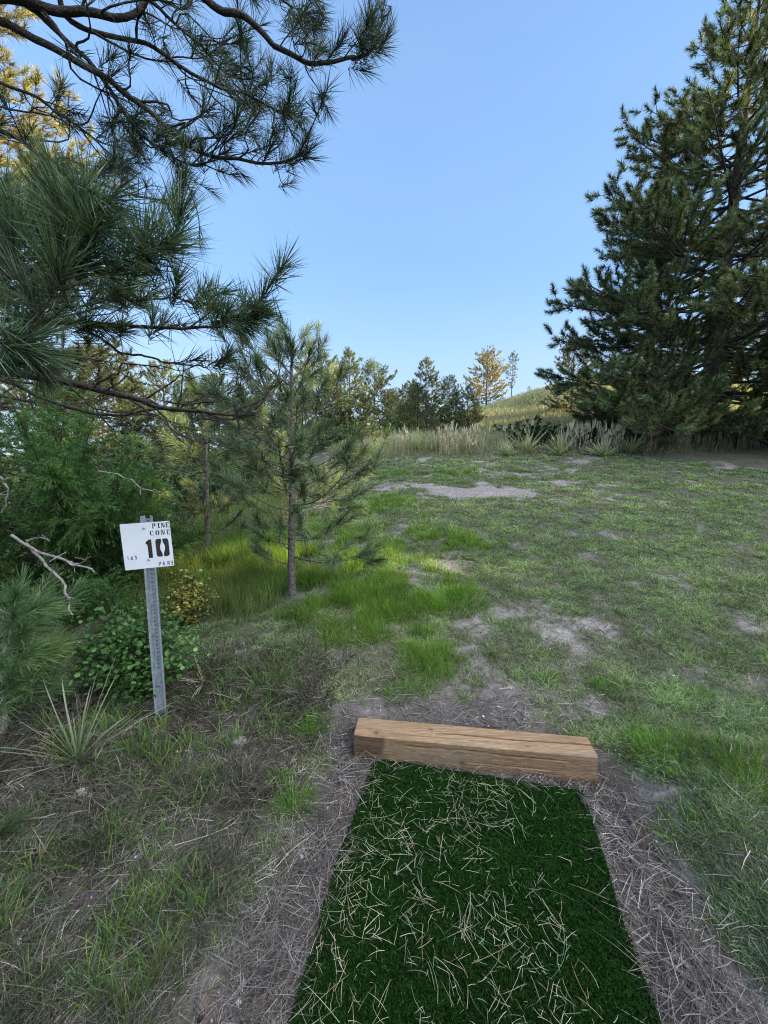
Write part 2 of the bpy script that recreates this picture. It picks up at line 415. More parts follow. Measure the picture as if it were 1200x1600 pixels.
# lush green grass about the young pine and in tufts on the fairway
x, y, r, ox, oy, tr_, tcx, tcy = tufts(7000, 45, 2.2, 10, -36, 20, .06)
vv = vivid(tcx, tcy)
k = (tr_ * 1.05 < vv) & (mat_out(x, y) > .2)
x, y, r, ox, oy = x[k], y[k], r[k], ox[k], oy[k]; vv = vv[k]; nn = len(x)
tall = smooth(-.05, -.3, x / y)
L_ = rng.uniform(.05, .12, nn) * (.7 + .6 * vv) * np.clip(1.25 - .35 * np.hypot(ox, oy), .4, 1.3) * (1 + 1.3 * tall); W_ = np.clip(.0011 * r, .0028, .009) * rng.uniform(.7, 1.2, nn)
c = pick(nn, [(.13, .30, .03), (.17, .33, .045), (.10, .23, .03), (.22, .34, .06), (.24, .26, .10)], .25)
V, F_, Cc = blades(P3(x, y, -.005), tilt(nn, .25) + np.stack([ox * .28, oy * .28, 0 * ox], -1), L_, W_, np.stack([ox * .15 + rng.normal(0, .15, nn), oy * .15 + rng.normal(0, .15, nn), np.full(nn, -.14)], -1), 2, c * .45, c * 1.2)
stuff('lush_grass', V, F_, M_GRASS, Cc)

# tall grass: left meadow and about the trees, the fringe behind the fairway, the hill
x, y, r = scatter(260000, 3.2, 40, -47, 42)
rg = rough(x, y)
k = (rng.random(len(x)) < rg * (.35 + .9 * fbm(x * .8, y * .8, 3, 71)) * np.where(r < 7, 1.1 * smooth(.36, .58, fbm(x * 2.4, y * 2.4, 3, 77)), 1))
x, y, r = x[k], y[k], r[k]; nn = len(x)
a = x / y
left = smooth(-.15, -.3, a)
L_ = (.16 + .24 * rng.random(nn)) * (.7 + .5 * left) * np.where((r < 7), .68, 1) * (1 + .018 * r); W_ = np.clip(.0011 * r, .003, .035) * rng.uniform(.7, 1.2, nn)
green = pick(nn, [(.12, .22, .045), (.16, .25, .06), (.10, .18, .05), (.22, .26, .10)], .25)
tan = pick(nn, [(.33, .30, .19), (.27, .27, .17), (.22, .24, .14), (.40, .36, .24)], .25)
mixf = np.clip(.75 - .65 * left + .35 * (rng.random(nn) - .5), 0, 1)[:, None]
sun_tint = (1.1 * gauss(x, y, [(gp(350, 880), .75, .7, 1.0), (gp(470, 880), .5, .5, .5)]))[:, None].clip(0, .9) * smooth(.36, .58, fbm(x * 3.1, y * 3.1, 2, 78))[:, None]  # the sun beam's yellow, painted into the grass colour
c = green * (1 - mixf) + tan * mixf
c = c * (1 - sun_tint) + pick(nn, [(.34, .36, .06), (.42, .40, .08), (.28, .34, .06)], .2) * sun_tint
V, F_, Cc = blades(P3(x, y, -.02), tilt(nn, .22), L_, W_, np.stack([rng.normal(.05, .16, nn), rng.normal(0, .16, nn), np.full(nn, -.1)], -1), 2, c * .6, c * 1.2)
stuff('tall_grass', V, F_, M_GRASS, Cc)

# pale flowering stems along the fairway's far edge
nh = 150000
a = rng.uniform(-.05, 1.0, nh); y = 12 + 26 * rng.random(nh) ** .8; x = a * y
k = (rough(x, y) > .4) & (rng.random(nh) < .25 + fbm(x * .5, y * .5, 3, 73)); x, y = x[k], y[k]; nh = len(x)
pl_ = .45 + .55 * smooth(.3, .7, fbm(x * .45, y * .45, 3, 74))[:, None]
c = pick(nh, [(.52, .48, .32), (.44, .43, .29), (.60, .54, .38)], .2) * pl_ + pick(nh, [(.20, .25, .13), (.26, .29, .17)], .2) * (1 - pl_)
V, F_, Cc = blades(P3(x, y, -.03), tilt(nh, .2), rng.uniform(.25, .65, nh), .0019 * y, np.stack([rng.normal(.04, .14, nh), rng.normal(0, .14, nh), np.full(nh, -.1)], -1), 2, c * .7, c * 1.15)
stuff('hill_grass', V, F_, M_GRASS, Cc)
nn = 1900
a = rng.uniform(.02, .98, nn); y = 11.5 + np.abs(rng.normal(0, .7, nn)) + .6 * (fbm(a * 14, a * 0, 2, 75) - .5); x = a * y
k = rng.random(nn) < smooth(.48, .72, fbm(a * 22, y * .9, 3, 76)); x, y = x[k], y[k]; nn = len(x)
c = pick(nn, [(.52, .46, .31), (.60, .53, .36), (.44, .42, .27), (.64, .55, .38)], .2)
L_ = rng.uniform(.3, .95, nn)
D_ = tilt(nn, .18); G_ = np.stack([rng.normal(.04, .1, nn), rng.normal(0, .1, nn), np.full(nn, -.06)], -1)
base = P3(x, y, -.02)
V, F_, Cc = blades(base, D_, L_, .014, G_, 2, c * .7, c, blunt=.5)
b = Bag(); b.add(V, F_, Cc)
Du = unit(D_); tip = base + Du * (L_ * .8)[:, None] + G_ * (L_ * .64)[:, None]
for q in range(3):
    V, F_, Cc = blades(tip + rng.normal(0, .012, (nn, 3)), Du + rng.normal(0, .16, (nn, 3)), L_ * .28, .034, None, 2, c * .95, c * 1.15); b.add(V, F_, Cc)
o = b.build('seeding_grass', M_DRY); o['kind'] = 'stuff'

# rough thatch left of the tee: dead and living blades tangled
x, y, r, ox, oy, tr_, tcx, tcy = tufts(5600, 26, .85, 3.4, -62, 2, .045)
th = thatch(x, y)
k = (tr_ < th * (.12 + 1.0 * (smooth(.3, .62, fbm(tcx * 3.2, tcy * 3.2, 4, 81))))) & (mat_out(x, y) > .3)
x, y, r, ox, oy = x[k], y[k], r[k], ox[k], oy[k]; nn = len(x)
gm = smooth(.42, .66, fbm(x * 1.6, y * 1.6, 3, 82) + .10 * (x > -1.1))
isg = (.6 * np.modf(tr_[k] * 97.3)[0] + .4 * rng.random(nn)) < .05 + .36 * gm
c = np.where(isg[:, None], pick(nn, [(.065, .115, .042), (.095, .16, .047), (.058, .105, .055), (.125, .17, .075)], .3), pick(nn, [(.17, .152, .125), (.105, .094, .08), (.06, .053, .048), (.28, .255, .205)], .35))  # blade tones lowered to paint in the foreground's shade
lean = np.where(isg, .5, 1.5)
a = rng.uniform(0, 2 * PI, nn); l = np.abs(rng.normal(0, 1, nn)) * lean
D_ = np.stack([np.cos(a) * l * .7 + ox * .6, np.sin(a) * l * .7 + oy * .6, np.ones(nn)], -1)
L_ = rng.uniform(.04, .13, nn) * (.6 + .8 * smooth(.35, .65, fbm(x * 4, y * 4, 3, 84))); W_ = np.clip(.0022 * r, .0018, .006) * rng.uniform(.6, 1.1, nn)
V, F_, Cc = blades(P3(x, y, -.004), D_, L_, W_, np.stack([rng.normal(0, .45, nn), rng.normal(0, .45, nn), np.full(nn, -.25)], -1), 3, c * .5, c * 1.15)
stuff('rough_turf', V, F_, M_GRASS, Cc)

# greener weedy blades standing up through the rough turf
x, y, r, ox, oy, tr_, tcx, tcy = tufts(520, 26, .9, 3.2, -60, -4, .04)
k = (thatch(tcx, tcy) > .5) & (mat_out(x, y) > .22) & (tr_ < smooth(.40, .58, fbm(tcx * 1.9, tcy * 1.9, 3, 87)))
x, y, r, ox, oy = x[k], y[k], r[k], ox[k], oy[k]; nn = len(x)
c = pick(nn, [(.12, .22, .06), (.17, .28, .08), (.10, .19, .09), (.20, .30, .06)], .25)
V, F_, Cc = blades(P3(x, y, -.005), tilt(nn, .22) + np.stack([ox * .25, oy * .25, 0 * ox], -1), rng.uniform(.06, .17, nn), np.clip(.0022 * r, .002, .005), np.stack([ox * .2 + rng.normal(0, .15, nn), oy * .2 + rng.normal(0, .15, nn), np.full(nn, -.2)], -1), 3, c * .5, c * 1.15)
stuff('weedy_grass', V, F_, M_GRASS, Cc)

# fallen pine needles about the tee
x, y, r = scatter(120000, .8, 4.2, -60, 58)
k = (rng.random(len(x)) < np.clip(litter(x, y) * (.25 + .9 * fbm(x * 3, y * 3, 3, 91)) + .35 * thatch(x, y) + .10, 0, 1) * .62) & (mat_out(x, y) > .0) & (y < 4.0)
x, y, r = x[k], y[k], r[k]; nn = len(x)
a = rng.uniform(0, 2 * PI, nn)
D_ = np.stack([np.cos(a), np.sin(a), rng.normal(.05, .16, nn)], -1)
c = pick(nn, [(.17, .152, .145), (.24, .218, .208), (.105, .094, .09), (.34, .315, .30), (.18, .148, .125)], .3)
V, F_, Cc = blades(P3(x, y, .004) + np.stack([np.zeros(nn), np.zeros(nn), np.abs(rng.normal(0, .008, nn))], -1), D_, rng.uniform(.05, .15, nn), np.clip(.0016 * r, .0014, .004), np.stack([rng.normal(0, .14, nn), rng.normal(0, .14, nn), np.zeros(nn)], -1), 2, c, c * .85, blunt=.6)
stuff('needle_litter', V, F_, M_DRY, Cc)

# pebbles of pale gravel
ico = []
ph = (1 + 5 ** .5) / 2
for s1 in (-1, 1):
    for s2 in (-1, 1):
        ico += [(0, s1, s2 * ph), (s1, s2 * ph, 0), (s2 * ph, 0, s1)]
ico = unit(np.array(ico, float))
import bmesh
bm_ = bmesh.new(); bmesh.ops.create_icosphere(bm_, subdivisions=1, radius=1)
IV = np.array([v.co[:] for v in bm_.verts]); IF = np.array([[v.index for v in f.verts] for f in bm_.faces]); bm_.free()
def pebbles(x, y, s, cols, zsink=.35):
    b = Bag()
    for q in range(len(x)):
        v = IV * (1 + rng.normal(0, .13, (len(IV), 1))) * s[q] * rng.uniform(.55, 1.2, 3) * np.array([1, 1, .7])
        a = rng.uniform(0, 2 * PI); ca, sa = math.cos(a), math.sin(a)
        v = np.stack([v[:, 0] * ca - v[:, 1] * sa, v[:, 0] * sa + v[:, 1] * ca, v[:, 2]], -1)
        b.add(v + np.array([x[q], y[q], float(H(x[q], y[q])) + s[q] * zsink]), IF, cols[q])
    return b
x, y, r = scatter(5200, .85, 4.5, -58, 58)
k = (mat_out(x, y) > .03) & (rng.random(len(x)) < np.clip(.16 + .8 * litter(x, y) * smooth(.45, .65, fbm(x * 2.4, y * 2.4, 2, 95)), 0, 1)) & (cover(x, y) < .8)
x, y = x[k], y[k]; nn = len(x)
s_ = np.exp(rng.normal(math.log(.0045), .45, nn))
o = pebbles(x, y, s_, pick(nn, [(.5, .46, .45), (.38, .34, .33), (.62, .58, .57), (.28, .25, .24)], .15)).build('gravel', plainmat_peb := leafmat('pale stone', 0.0, .85, .2, var=.2, scale=40))
o['kind'] = 'stuff'
M_STONE = plainmat_peb
# ------------------------------------------------------------------ the tee mat
def mw(u, v, z): return np.stack([u * sd[0] + v * ax[0], u * sd[1] + v * ax[1], np.broadcast_to(z, np.shape(u))], -1)
um = (u0 + u1) / 2
T = thing('tee_mat', 'dark green artificial turf tee mat scattered with pale straw, behind the wooden timber', 'turf mat', mw(np.array(um), np.array((v0 + v1) / 2), MAT_Z))
nu, nv = 40, 110
uu, vv = np.meshgrid(np.linspace(u0, u1, nu), np.linspace(v0, v1, nv), indexing='ij')
uw = .018 * (fbm(vv * 3.1, vv * 0 + 3, 3, 101) - .5) * 2
zz = MAT_Z - .012 + .012 * (fbm(uu * 3, vv * 3, 2, 102) - .5) + 0 * uu
i, j = np.meshgrid(np.arange(nu - 1), np.arange(nv - 1), indexing='ij')
Fm = np.stack([i * nv + j, (i + 1) * nv + j, (i + 1) * nv + j + 1, i * nv + j + 1], -1).reshape(-1, 4)
mk('backing', mw((uu + uw).ravel(), vv.ravel(), zz.ravel()), Fm, leafmat('turf backing', 0.0, 1.0, 0.0, var=.4, scale=60), T, np.tile(np.array([[.008, .026, .005]]), (nu * nv, 1)))
nn = 240000
q = np.exp(rng.uniform(math.log(.42), math.log(2.4), nn)); th = rng.uniform(R(-60), R(70), nn)
x, y = q * np.sin(th), q * np.cos(th); u, v = mat_uv(x, y)
uwb = .018 * (fbm(v * 3.1, v * 0 + 3, 3, 101) - .5) * 2
k = (u > u0 + uwb) & (u < u1 + uwb) & (v < v1) & (v > v0); x, y, u, v, q = x[k], y[k], u[k], v[k], q[k]; nn = len(x)
pile_z = MAT_Z - .012 + .012 * (fbm(u * 3, v * 3, 2, 102) - .5)
lay = fbm(u * 5, v * 5, 2, 104) - .5
D_ = np.stack([rng.normal(0, .35, nn) + .7 * lay, rng.normal(-.15, .35, nn) + .4 * lay, np.ones(nn)], -1)
c = pick(nn, [(.012, .041, .007), (.019, .055, .010), (.009, .030, .006), (.036, .072, .017)], .25) * (.7 + .6 * fbm(u * 6, v * 6, 3, 103))[:, None]
V, F_, Cc = blades(np.stack([x, y, pile_z], -1), D_, rng.uniform(.012, .02, nn), .0031 * np.sqrt(q), np.stack([rng.normal(0, .3, nn), rng.normal(0, .3, nn), np.full(nn, -.2)], -1), 2, c * .5, c * 1.25, blunt=.4)
o = mk('turf_pile', V, F_, leafmat('synthetic turf fibre', .2, .75, .08, (1, 1.1, .6), .2, 3), T, Cc); o['kind'] = 'stuff'

# dry clippings lying on the mat
nn = 2300
u = rng.uniform(u0 + .01, u1 - .01, nn); v = v1 - .02 - 1.25 * rng.random(nn) ** .9
den = fbm(u * 4.0, v * 4.0, 3, 111) + .22 * (1 - smooth(u0, u1, u)) + .10 * smooth(v1 - .45, v1 - .05, v)
k = rng.random(nn) < smooth(.30, .86, den); u, v = u[k], v[k]; nn = len(u)
a = rng.uniform(0, 2 * PI, nn)
D_ = np.stack([np.cos(a), np.sin(a), rng.normal(.05, .10, nn)], -1)
L_ = np.clip(np.exp(rng.normal(math.log(.042), .6, nn)), .012, .2)
cv = rng.normal(0, .28, nn)
G_ = np.stack([-np.sin(a) * cv, np.cos(a) * cv, rng.normal(-.03, .03, nn)], -1)
c = pick(nn, [(.50, .45, .31), (.40, .40, .27), (.30, .35, .22), (.56, .51, .38), (.40, .31, .20), (.33, .40, .30)], .2)
side = np.stack([-np.sin(a), np.cos(a), rng.normal(0, .3, nn)], -1)
V, F_, Cc = blades(mw(u, v, MAT_Z + .006 + np.abs(rng.normal(0, .004, nn))), D_, L_, rng.uniform(.0007, .0016, nn), G_, 4, c * .88, c * .82, side=side, blunt=.55)
o = mk('straw_clippings', V, F_, M_DRY, None, Cc); o['kind'] = 'stuff'

# ------------------------------------------------------------------ the timber
FL, FR = flat(553, 1186, 0.0), flat(932, 1224, 0.0)
tl = np.linalg.norm(FR - FL); tx = (FR - FL) / tl; ty = np.array([-tx[1], tx[0], 0.0]); tz = np.array([0, 0, 1.0])
TH, TD = .148, .158
T = FL + 0
xs = np.linspace(0, tl, 240)
# outline of the cross section, front bottom -> front top -> back top -> back bottom, corners eased
sec = []
e = .006
for (a_, b_) in [((0, -.06), (0, TH - e)), ((0, TH - e), (e, TH)), ((e, TH), (TD - e, TH)), ((TD - e, TH), (TD, TH - e)), ((TD, TH - e), (TD, -.06))]:
    m_ = 44 if abs(b_[0] - a_[0]) > .05 else (30 if abs(b_[1] - a_[1]) > .05 else 4)
    for t in np.linspace(0, 1, m_, endpoint=False): sec.append((a_[0] + (b_[0] - a_[0]) * t, a_[1] + (b_[1] - a_[1]) * t))
sec.append((TD, -.06)); sec = np.array(sec)
ns, nx = len(sec), len(xs)
SX, S0 = np.meshgrid(xs, sec[:, 0], indexing='ij'); _, S1 = np.meshgrid(xs, sec[:, 1], indexing='ij')
arc = np.concatenate([[0], np.cumsum(np.linalg.norm(np.diff(sec, axis=0), axis=1))]); _, AR = np.meshgrid(xs, arc, indexing='ij')
dep = .0035 * (fbm(SX * 2.2, AR * 45, 4, 121) - .5) + .0014 * (fbm(SX * 9, AR * 160, 2, 122) - .5)
frontlen = TH + .06
def crack(x0, x1, s_, wob, wd, dp, sl=0.0):
    line = frontlen + s_ + sl * SX + wob * (fbm(SX * 3.3, SX * 0 + s_ * 90, 3, 123) - .5)
    on = smooth(x0, x0 + .12, SX) * (1 - smooth(x1 - .1, x1, SX)) * (.5 + .9 * fbm(SX * 6, SX * 0, 2, 124))
    return -dp * on * np.exp(-((AR - line) / wd) ** 2)
dep = dep + crack(.42, tl + .2, .058, .025, .0042, .022, .028) + crack(.05, .9, .035, .02, .0022, .007, .0) + crack(.25, 1.2, -.038, .02, .0022, .010, -.0) + crack(.6, 1.3, -.10, .02, .002, .005)
ckd = np.clip((dep - dep.mean()) / -.012, 0, 1); dep = dep - .010 * np.exp(-(((SX - .10) / .05) ** 2)) * smooth(frontlen - .03, frontlen + .02, AR) * (AR < frontlen + .06)
nrm0 = np.where(AR < frontlen - e * .7, -1.0, np.where(AR > frontlen + TD - e * .7, 1.0, 0.0)); nrm1 = np.where(nrm0 == 0, 1.0, 0.0)
Q0, Q1 = S0 + nrm0 * dep, S1 + nrm1 * dep
Vt = FL + SX[..., None] * tx + Q0[..., None] * ty + Q1[..., None] * tz
# its right end rises slightly proud of the soil, its ends are sawn
i, j = np.meshgrid(np.arange(nx - 1), np.arange(ns - 1), indexing='ij')
Ft = np.stack([i * ns + j, (i + 1) * ns + j, (i + 1) * ns + j + 1, i * ns + j + 1], -1).reshape(-1, 4)
fr, sh = .5 + .5 * fbm(SX * 3, AR * 30, 3, 125), fbm(SX * 1.4, AR * 14, 4, 126)
colr = np.stack([.30 + .15 * sh, .195 + .11 * sh, .115 + .08 * sh], -1) * (.45 + .8 * fr)[..., None]
grey = smooth(.45, .7, fbm(SX * 2, AR * 9, 3, 127))[..., None]
colr = colr * (1 - .45 * grey) + np.array([.36, .31, .26]) * .45 * grey
front = (AR < frontlen)[..., None]
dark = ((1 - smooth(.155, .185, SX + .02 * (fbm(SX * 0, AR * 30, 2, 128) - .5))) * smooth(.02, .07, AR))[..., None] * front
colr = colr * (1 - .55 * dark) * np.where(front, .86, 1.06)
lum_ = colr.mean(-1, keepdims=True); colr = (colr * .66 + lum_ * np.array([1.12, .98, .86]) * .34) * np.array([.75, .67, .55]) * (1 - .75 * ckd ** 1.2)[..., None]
soil_ = (smooth(.10, .02, AR) * fbm(SX * 9, AR * 30, 3, 129))[..., None] * front; colr = colr * (1 - .5 * soil_)
for kx, ks, kr in [(.12, frontlen + .045, .011), (.43, frontlen + .10, .012), (.60, .10, .012), (.95, frontlen + .03, .008)]:
    kn = np.exp(-(((SX - kx) / (kr * 1.5)) ** 2 + ((AR - ks) / kr) ** 2))[..., None]; colr = colr * (1 - .6 * kn)
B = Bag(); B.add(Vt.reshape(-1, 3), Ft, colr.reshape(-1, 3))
for ix, fl in ((0, False), (nx - 1, True)):                       # end grain
    ring = Vt[ix]; ctr = FL + tx * xs[ix] + ty * TD / 2 + tz * (TH / 2)
    vv_ = np.vstack([ring, ctr + (ring - ctr) * .5, ctr[None]])
    a_ = np.arange(ns - 1)
    f4 = np.stack([a_, a_ + 1, ns + a_ + 1, ns + a_], -1); f3 = np.stack([ns + a_, ns + a_ + 1, np.full(ns - 1, 2 * ns)], -1)
    if not fl: f4 = f4[:, ::-1]; f3 = f3[:, ::-1]
    B.add(vv_, [f4, f3], (.30, .21, .13))
def woodmat():
    m, nt, out = newmat('sawn timber'); L = nt.links.new
    a_ = N(nt, 'ShaderNodeAttribute', attribute_name='Col'); tc = N(nt, 'ShaderNodeTexCoord')
    mp = N(nt, 'ShaderNodeMapping'); mp.inputs['Scale'].default_value = (7, 95, 95); mp.inputs['Rotation'].default_value = (0, 0, -math.atan2(tx[1], tx[0]))
    mp.vector_type = 'POINT'
    L(tc.outputs['Object'], mp.inputs['Vector'])
    n1 = N(nt, 'ShaderNodeTexNoise', Scale=1.6, Detail=6.0, Roughness=.7); L(mp.outputs[0], n1.inputs['Vector'])
    mr = N(nt, 'ShaderNodeMapRange'); mr.inputs[1].default_value = .3; mr.inputs[2].default_value = .7; mr.inputs[3].default_value = .50; mr.inputs[4].default_value = 1.35; L(n1.outputs['Fac'], mr.inputs[0])
    vm = N(nt, 'ShaderNodeVectorMath', operation='SCALE'); L(a_.outputs['Color'], vm.inputs[0]); L(mr.outputs[0], vm.inputs['Scale'])
    b = N(nt, 'ShaderNodeBump', Strength=.5, Distance=.004); L(n1.outputs['Fac'], b.inputs['Height'])
    p = N(nt, 'ShaderNodeBsdfPrincipled', Roughness=.8); p.inputs['Specular IOR Level'].default_value = .25
    L(vm.outputs[0], p.inputs['Base Color']); L(b.outputs[0], p.inputs['Normal']); L(p.outputs[0], out.inputs['Surface']); return m
tag(recentre(B.build('timber', woodmat())), 'weathered square wooden timber with long cracks, laid across the end of the tee mat', 'timber beam')

nn = 70
sx_ = rng.uniform(.02, tl - .02, nn); on = rng.random(nn) < .35
off = np.where(on, rng.uniform(.02, TD - .02, nn), rng.uniform(-.035, -.008, nn)); zz_ = np.where(on, TH + .003, MAT_Z + .008)
a = rng.normal(0, .7, nn) + np.where(rng.random(nn) < .5, PI, 0)
D_ = np.cos(a)[:, None] * tx + (np.sin(a) * np.where(on, 1, .25))[:, None] * ty
D_[:, 2] = np.where(on, 0, rng.uniform(0, .3, nn))
V, F_, Cc = blades(FL + sx_[:, None] * tx + off[:, None] * ty + zz_[:, None] * tz, D_, np.where(on, rng.uniform(.02, .06, nn), rng.uniform(.03, .12, nn)), .0016, np.stack([rng.normal(0, .1, nn), rng.normal(0, .1, nn) - .1 * (~on), np.zeros(nn)], -1), 3, pick(nn, [(.42, .36, .24), (.32, .26, .18), (.22, .17, .12)], .2), blunt=.5)
o = mk('loose_straw', V, F_, M_DRY, None, Cc); o['kind'] = 'stuff'

# ------------------------------------------------------------------ the tee sign
SB = gp(252, 1122); SB[2] -= .0
SY = R(17)                                                      # the face turns toward the mat
sr = np.array([math.cos(SY), math.sin(SY), 0]); sn = np.array([math.sin(SY), -math.cos(SY), 0]); sz_ = np.array([0, 0, 1.0])
T = thing('tee_sign', 'white square tee sign reading PINE CONE 10 on a leaning galvanised channel post', 'sign', SB)
top = at(229, 806, SB[1]); PH = top[2] - SB[2]
lean = np.array([0.0, 0, 0])
def SP(a_, b_, c_):                                              # right along the face, up the post, out of the face
    return SB + np.multiply.outer(a_, sr) + np.multiply.outer(b_, sz_) + np.multiply.outer(c_, sn)
# hat-section channel with a row of punched holes down its web
B = Bag(); pit = .0254; nh = int((PH + .12) / pit)
hw, th_ = .012, .0025
prof_l = [(-.033, -.006), (-.033, .003), (-.023, .003), (-.016, -.022), (-.012, -.022)]
for sgn in (-1, 1):
    pr = np.array([(p_[0] * -sgn, p_[1]) for p_ in prof_l])
    pr2 = pr + np.array([0, -.003])
    for b0, b1 in [(-.12, PH)]:
        ring = np.vstack([pr, pr2[::-1]])
        k_ = len(ring)
        v_ = np.vstack([SP(ring[:, 0], np.full(k_, b0), ring[:, 1]), SP(ring[:, 0], np.full(k_, b1), ring[:, 1])])
        a_ = np.arange(k_)
        f_ = np.stack([a_, (a_ + 1) % k_, k_ + (a_ + 1) % k_, k_ + a_], -1)
        m_ = len(pr)
        cap = [[q_, q_ + 1, k_ - 2 - q_, k_ - 1 - q_] for q_ in range(m_ - 1)]
        B.add(v_, np.vstack([f_, np.array(cap), np.array(cap) + k_]))
oct_ = np.array([(math.cos(t), math.sin(t)) for t in (np.arange(8) * PI / 4 + PI / 8)])
sq = np.array([(1, .41), (.41, 1), (-.41, 1), (-1, .41), (-1, -.41), (-.41, -1), (.41, -1), (1, -.41)], float)
for q_ in range(nh):
    zc = -.12 + (q_ + .5) * pit
    if zc + pit / 2 > PH: break
    hole = .0052 if (zc > .30) else .0001
    outr = sq * np.array([hw, pit / 2])
    for dz_, sg in ((-.022, 1), (-.025, -1)):
        pts = np.vstack([outr, oct_ * hole]); v_ = SP(pts[:, 0], zc + pts[:, 1], np.full(16, dz_))
        a_ = np.arange(8); f_ = np.stack([a_, (a_ + 1) % 8, 8 + (a_ + 1) % 8, 8 + a_], -1)
        B.add(v_, f_ if sg > 0 else f_[:, ::-1])
        corner = SP(np.array([hw, -hw, -hw, hw]), zc + np.array([1, 1, -1, -1]) * pit / 2, np.full(4, dz_))
        B.add(np.vstack([v_[:8], corner]), np.array([[0, 8, 1], [2, 9, 3], [4, 10, 5], [6, 11, 7]]))
B.build('post', plainmat('galvanised steel', (.27, .31, .36), (.42, .47, .53), 38, .45, .5, .05), T)
# the panel
PW, PHt = .262, .278
pc = at(229.5, 853, SB[1] - .02)                                  # centre of the panel
ca_ = float((pc - SB) @ sr); cb_ = float((pc - SB) @ sz_)
# in-plane roll of the plate
rl = R(2.2)
def PP(a_, b_, c_):
    a_, b_ = np.asarray(a_, float), np.asarray(b_, float)
    return SP(ca_ + a_ * math.cos(rl) - b_ * math.sin(rl), cb_ + a_ * math.sin(rl) + b_ * math.cos(rl), np.asarray(c_, float))
B = Bag()
rr = .004
o2 = []
for cx_, cy_, a0 in ((1, 1, 0), (-1, 1, 90), (-1, -1, 180), (1, -1, 270)):
    for t in (0, 45, 90):
        o2.append((cx_ * (PW / 2 - rr) + rr * math.cos(R(a0 + t)), cy_ * (PHt / 2 - rr) + rr * math.sin(R(a0 + t))))
o2 = np.array(o2); k_ = len(o2)
v_ = np.vstack([PP(o2[:, 0], o2[:, 1], np.full(k_, .0065)), PP(o2[:, 0], o2[:, 1], np.full(k_, .0035)), PP([0], [0], [.0065]), PP([0], [0], [.0035])])
a_ = np.arange(k_)
B.add(v_, [np.stack([a_, (a_ + 1) % k_, np.full(k_, 2 * k_)], -1), np.stack([(a_ + 1) % k_ + k_, a_ + k_, np.full(k_, 2 * k_ + 1)], -1), np.stack([a_ + k_, (a_ + 1) % k_ + k_, (a_ + 1) % k_, a_], -1)])
panel = B.build('sign_panel', plainmat('white sign paint', (.66, .70, .76), (.74, .77, .82), 7, .35, 0, .02), T)
# lettering: stencil strokes as flat shapes a hair proud of the plate
G = Bag()
def px2(pxx, pyy):                                               # the lettering is laid out on a 100 x 100 grid over the plate
    return (pxx / 100 - .5) * PW, (.5 - pyy / 100) * PHt
def poly(pts):
    a_ = np.array([px2(*p_) for p_ in pts]); k_ = len(a_)
    ctr = a_.mean(0); v = np.vstack([PP(a_[:, 0], a_[:, 1], np.full(k_, .0072)), PP([ctr[0]], [ctr[1]], [.0072])])
    q_ = np.arange(k_)
    G.add(v, np.stack([q_, (q_ + 1) % k_, np.full(k_, k_)], -1), (.02, .017, .02))
def bar(x0, y0, x1, y1): poly([(x0, y0), (x1, y0), (x1, y1), (x0, y1)])
def letter(ch, x, y, w_, h_):
    X_ = lambda t: x + t * w_
    Y_ = lambda t: y + t * h_
    B_ = lambda a, b, c, d: bar(X_(a), Y_(b), X_(c), Y_(d))
    if ch in 'PNEI':
        pass
    if ch == 'P':
        B_(.0, 0, .42, .1); B_(.08, .1, .36, .9); B_(0, .9, .46, 1); poly([(X_(.46), Y_(0)), (X_(.80), Y_(.02)), (X_(1), Y_(.14)), (X_(1), Y_(.42)), (X_(.8), Y_(.56)), (X_(.46), Y_(.58)), (X_(.46), Y_(.47)), (X_(.68), Y_(.42)), (X_(.68), Y_(.16)), (X_(.46), Y_(.11))])
    elif ch == 'I':
        B_(.1, 0, .9, .12); B_(.28, .12, .72, .88); B_(.1, .88, .9, 1)
    elif ch == 'N':
        B_(0, 0, .26, .1); B_(.06, .1, .22, 1); B_(0, .92, .3, 1); poly([(X_(.28), Y_(0)), (X_(.44), Y_(0)), (X_(.76), Y_(.75)), (X_(.76), Y_(1)), (X_(.62), Y_(1)), (X_(.28), Y_(.25))]); B_(.80, 0, .96, .9); B_(.72, 0, 1.0, .08)
    elif ch == 'E':
        B_(0, 0, .40, .1); B_(.06, .1, .36, .9); B_(0, .9, .40, 1); B_(.46, 0, 1, .12); B_(.88, .12, 1, .28); B_(.46, .44, .76, .56); B_(.46, .88, 1, 1); B_(.88, .70, 1, .88)
    elif ch in 'CO':
        poly([(X_(.44), Y_(0)), (X_(.44), Y_(.12)), (X_(.30), Y_(.25)), (X_(.30), Y_(.75)), (X_(.44), Y_(.88)), (X_(.44), Y_(1)), (X_(.15), Y_(.9)), (X_(0), Y_(.66)), (X_(0), Y_(.34)), (X_(.15), Y_(.1))])
        if ch == 'O':
            poly([(X_(.56), Y_(0)), (X_(.85), Y_(.1)), (X_(1), Y_(.34)), (X_(1), Y_(.66)), (X_(.85), Y_(.9)), (X_(.56), Y_(1)), (X_(.56), Y_(.88)), (X_(.70), Y_(.75)), (X_(.70), Y_(.25)), (X_(.56), Y_(.12))])
        else:
            poly([(X_(.56), Y_(0)), (X_(.88), Y_(.08)), (X_(.98), Y_(.36)), (X_(.84), Y_(.36)), (X_(.74), Y_(.16)), (X_(.56), Y_(.12))]); poly([(X_(.56), Y_(1)), (X_(.88), Y_(.9)), (X_(.98), Y_(.7)), (X_(.86), Y_(.7)), (X_(.74), Y_(.86)), (X_(.56), Y_(.88))])
for ch, x_ in zip('PINE', (63.5, 74.5, 82, 91.5)): letter(ch, x_, 2.8, 5.4 if ch == 'I' else 7.4, 11)
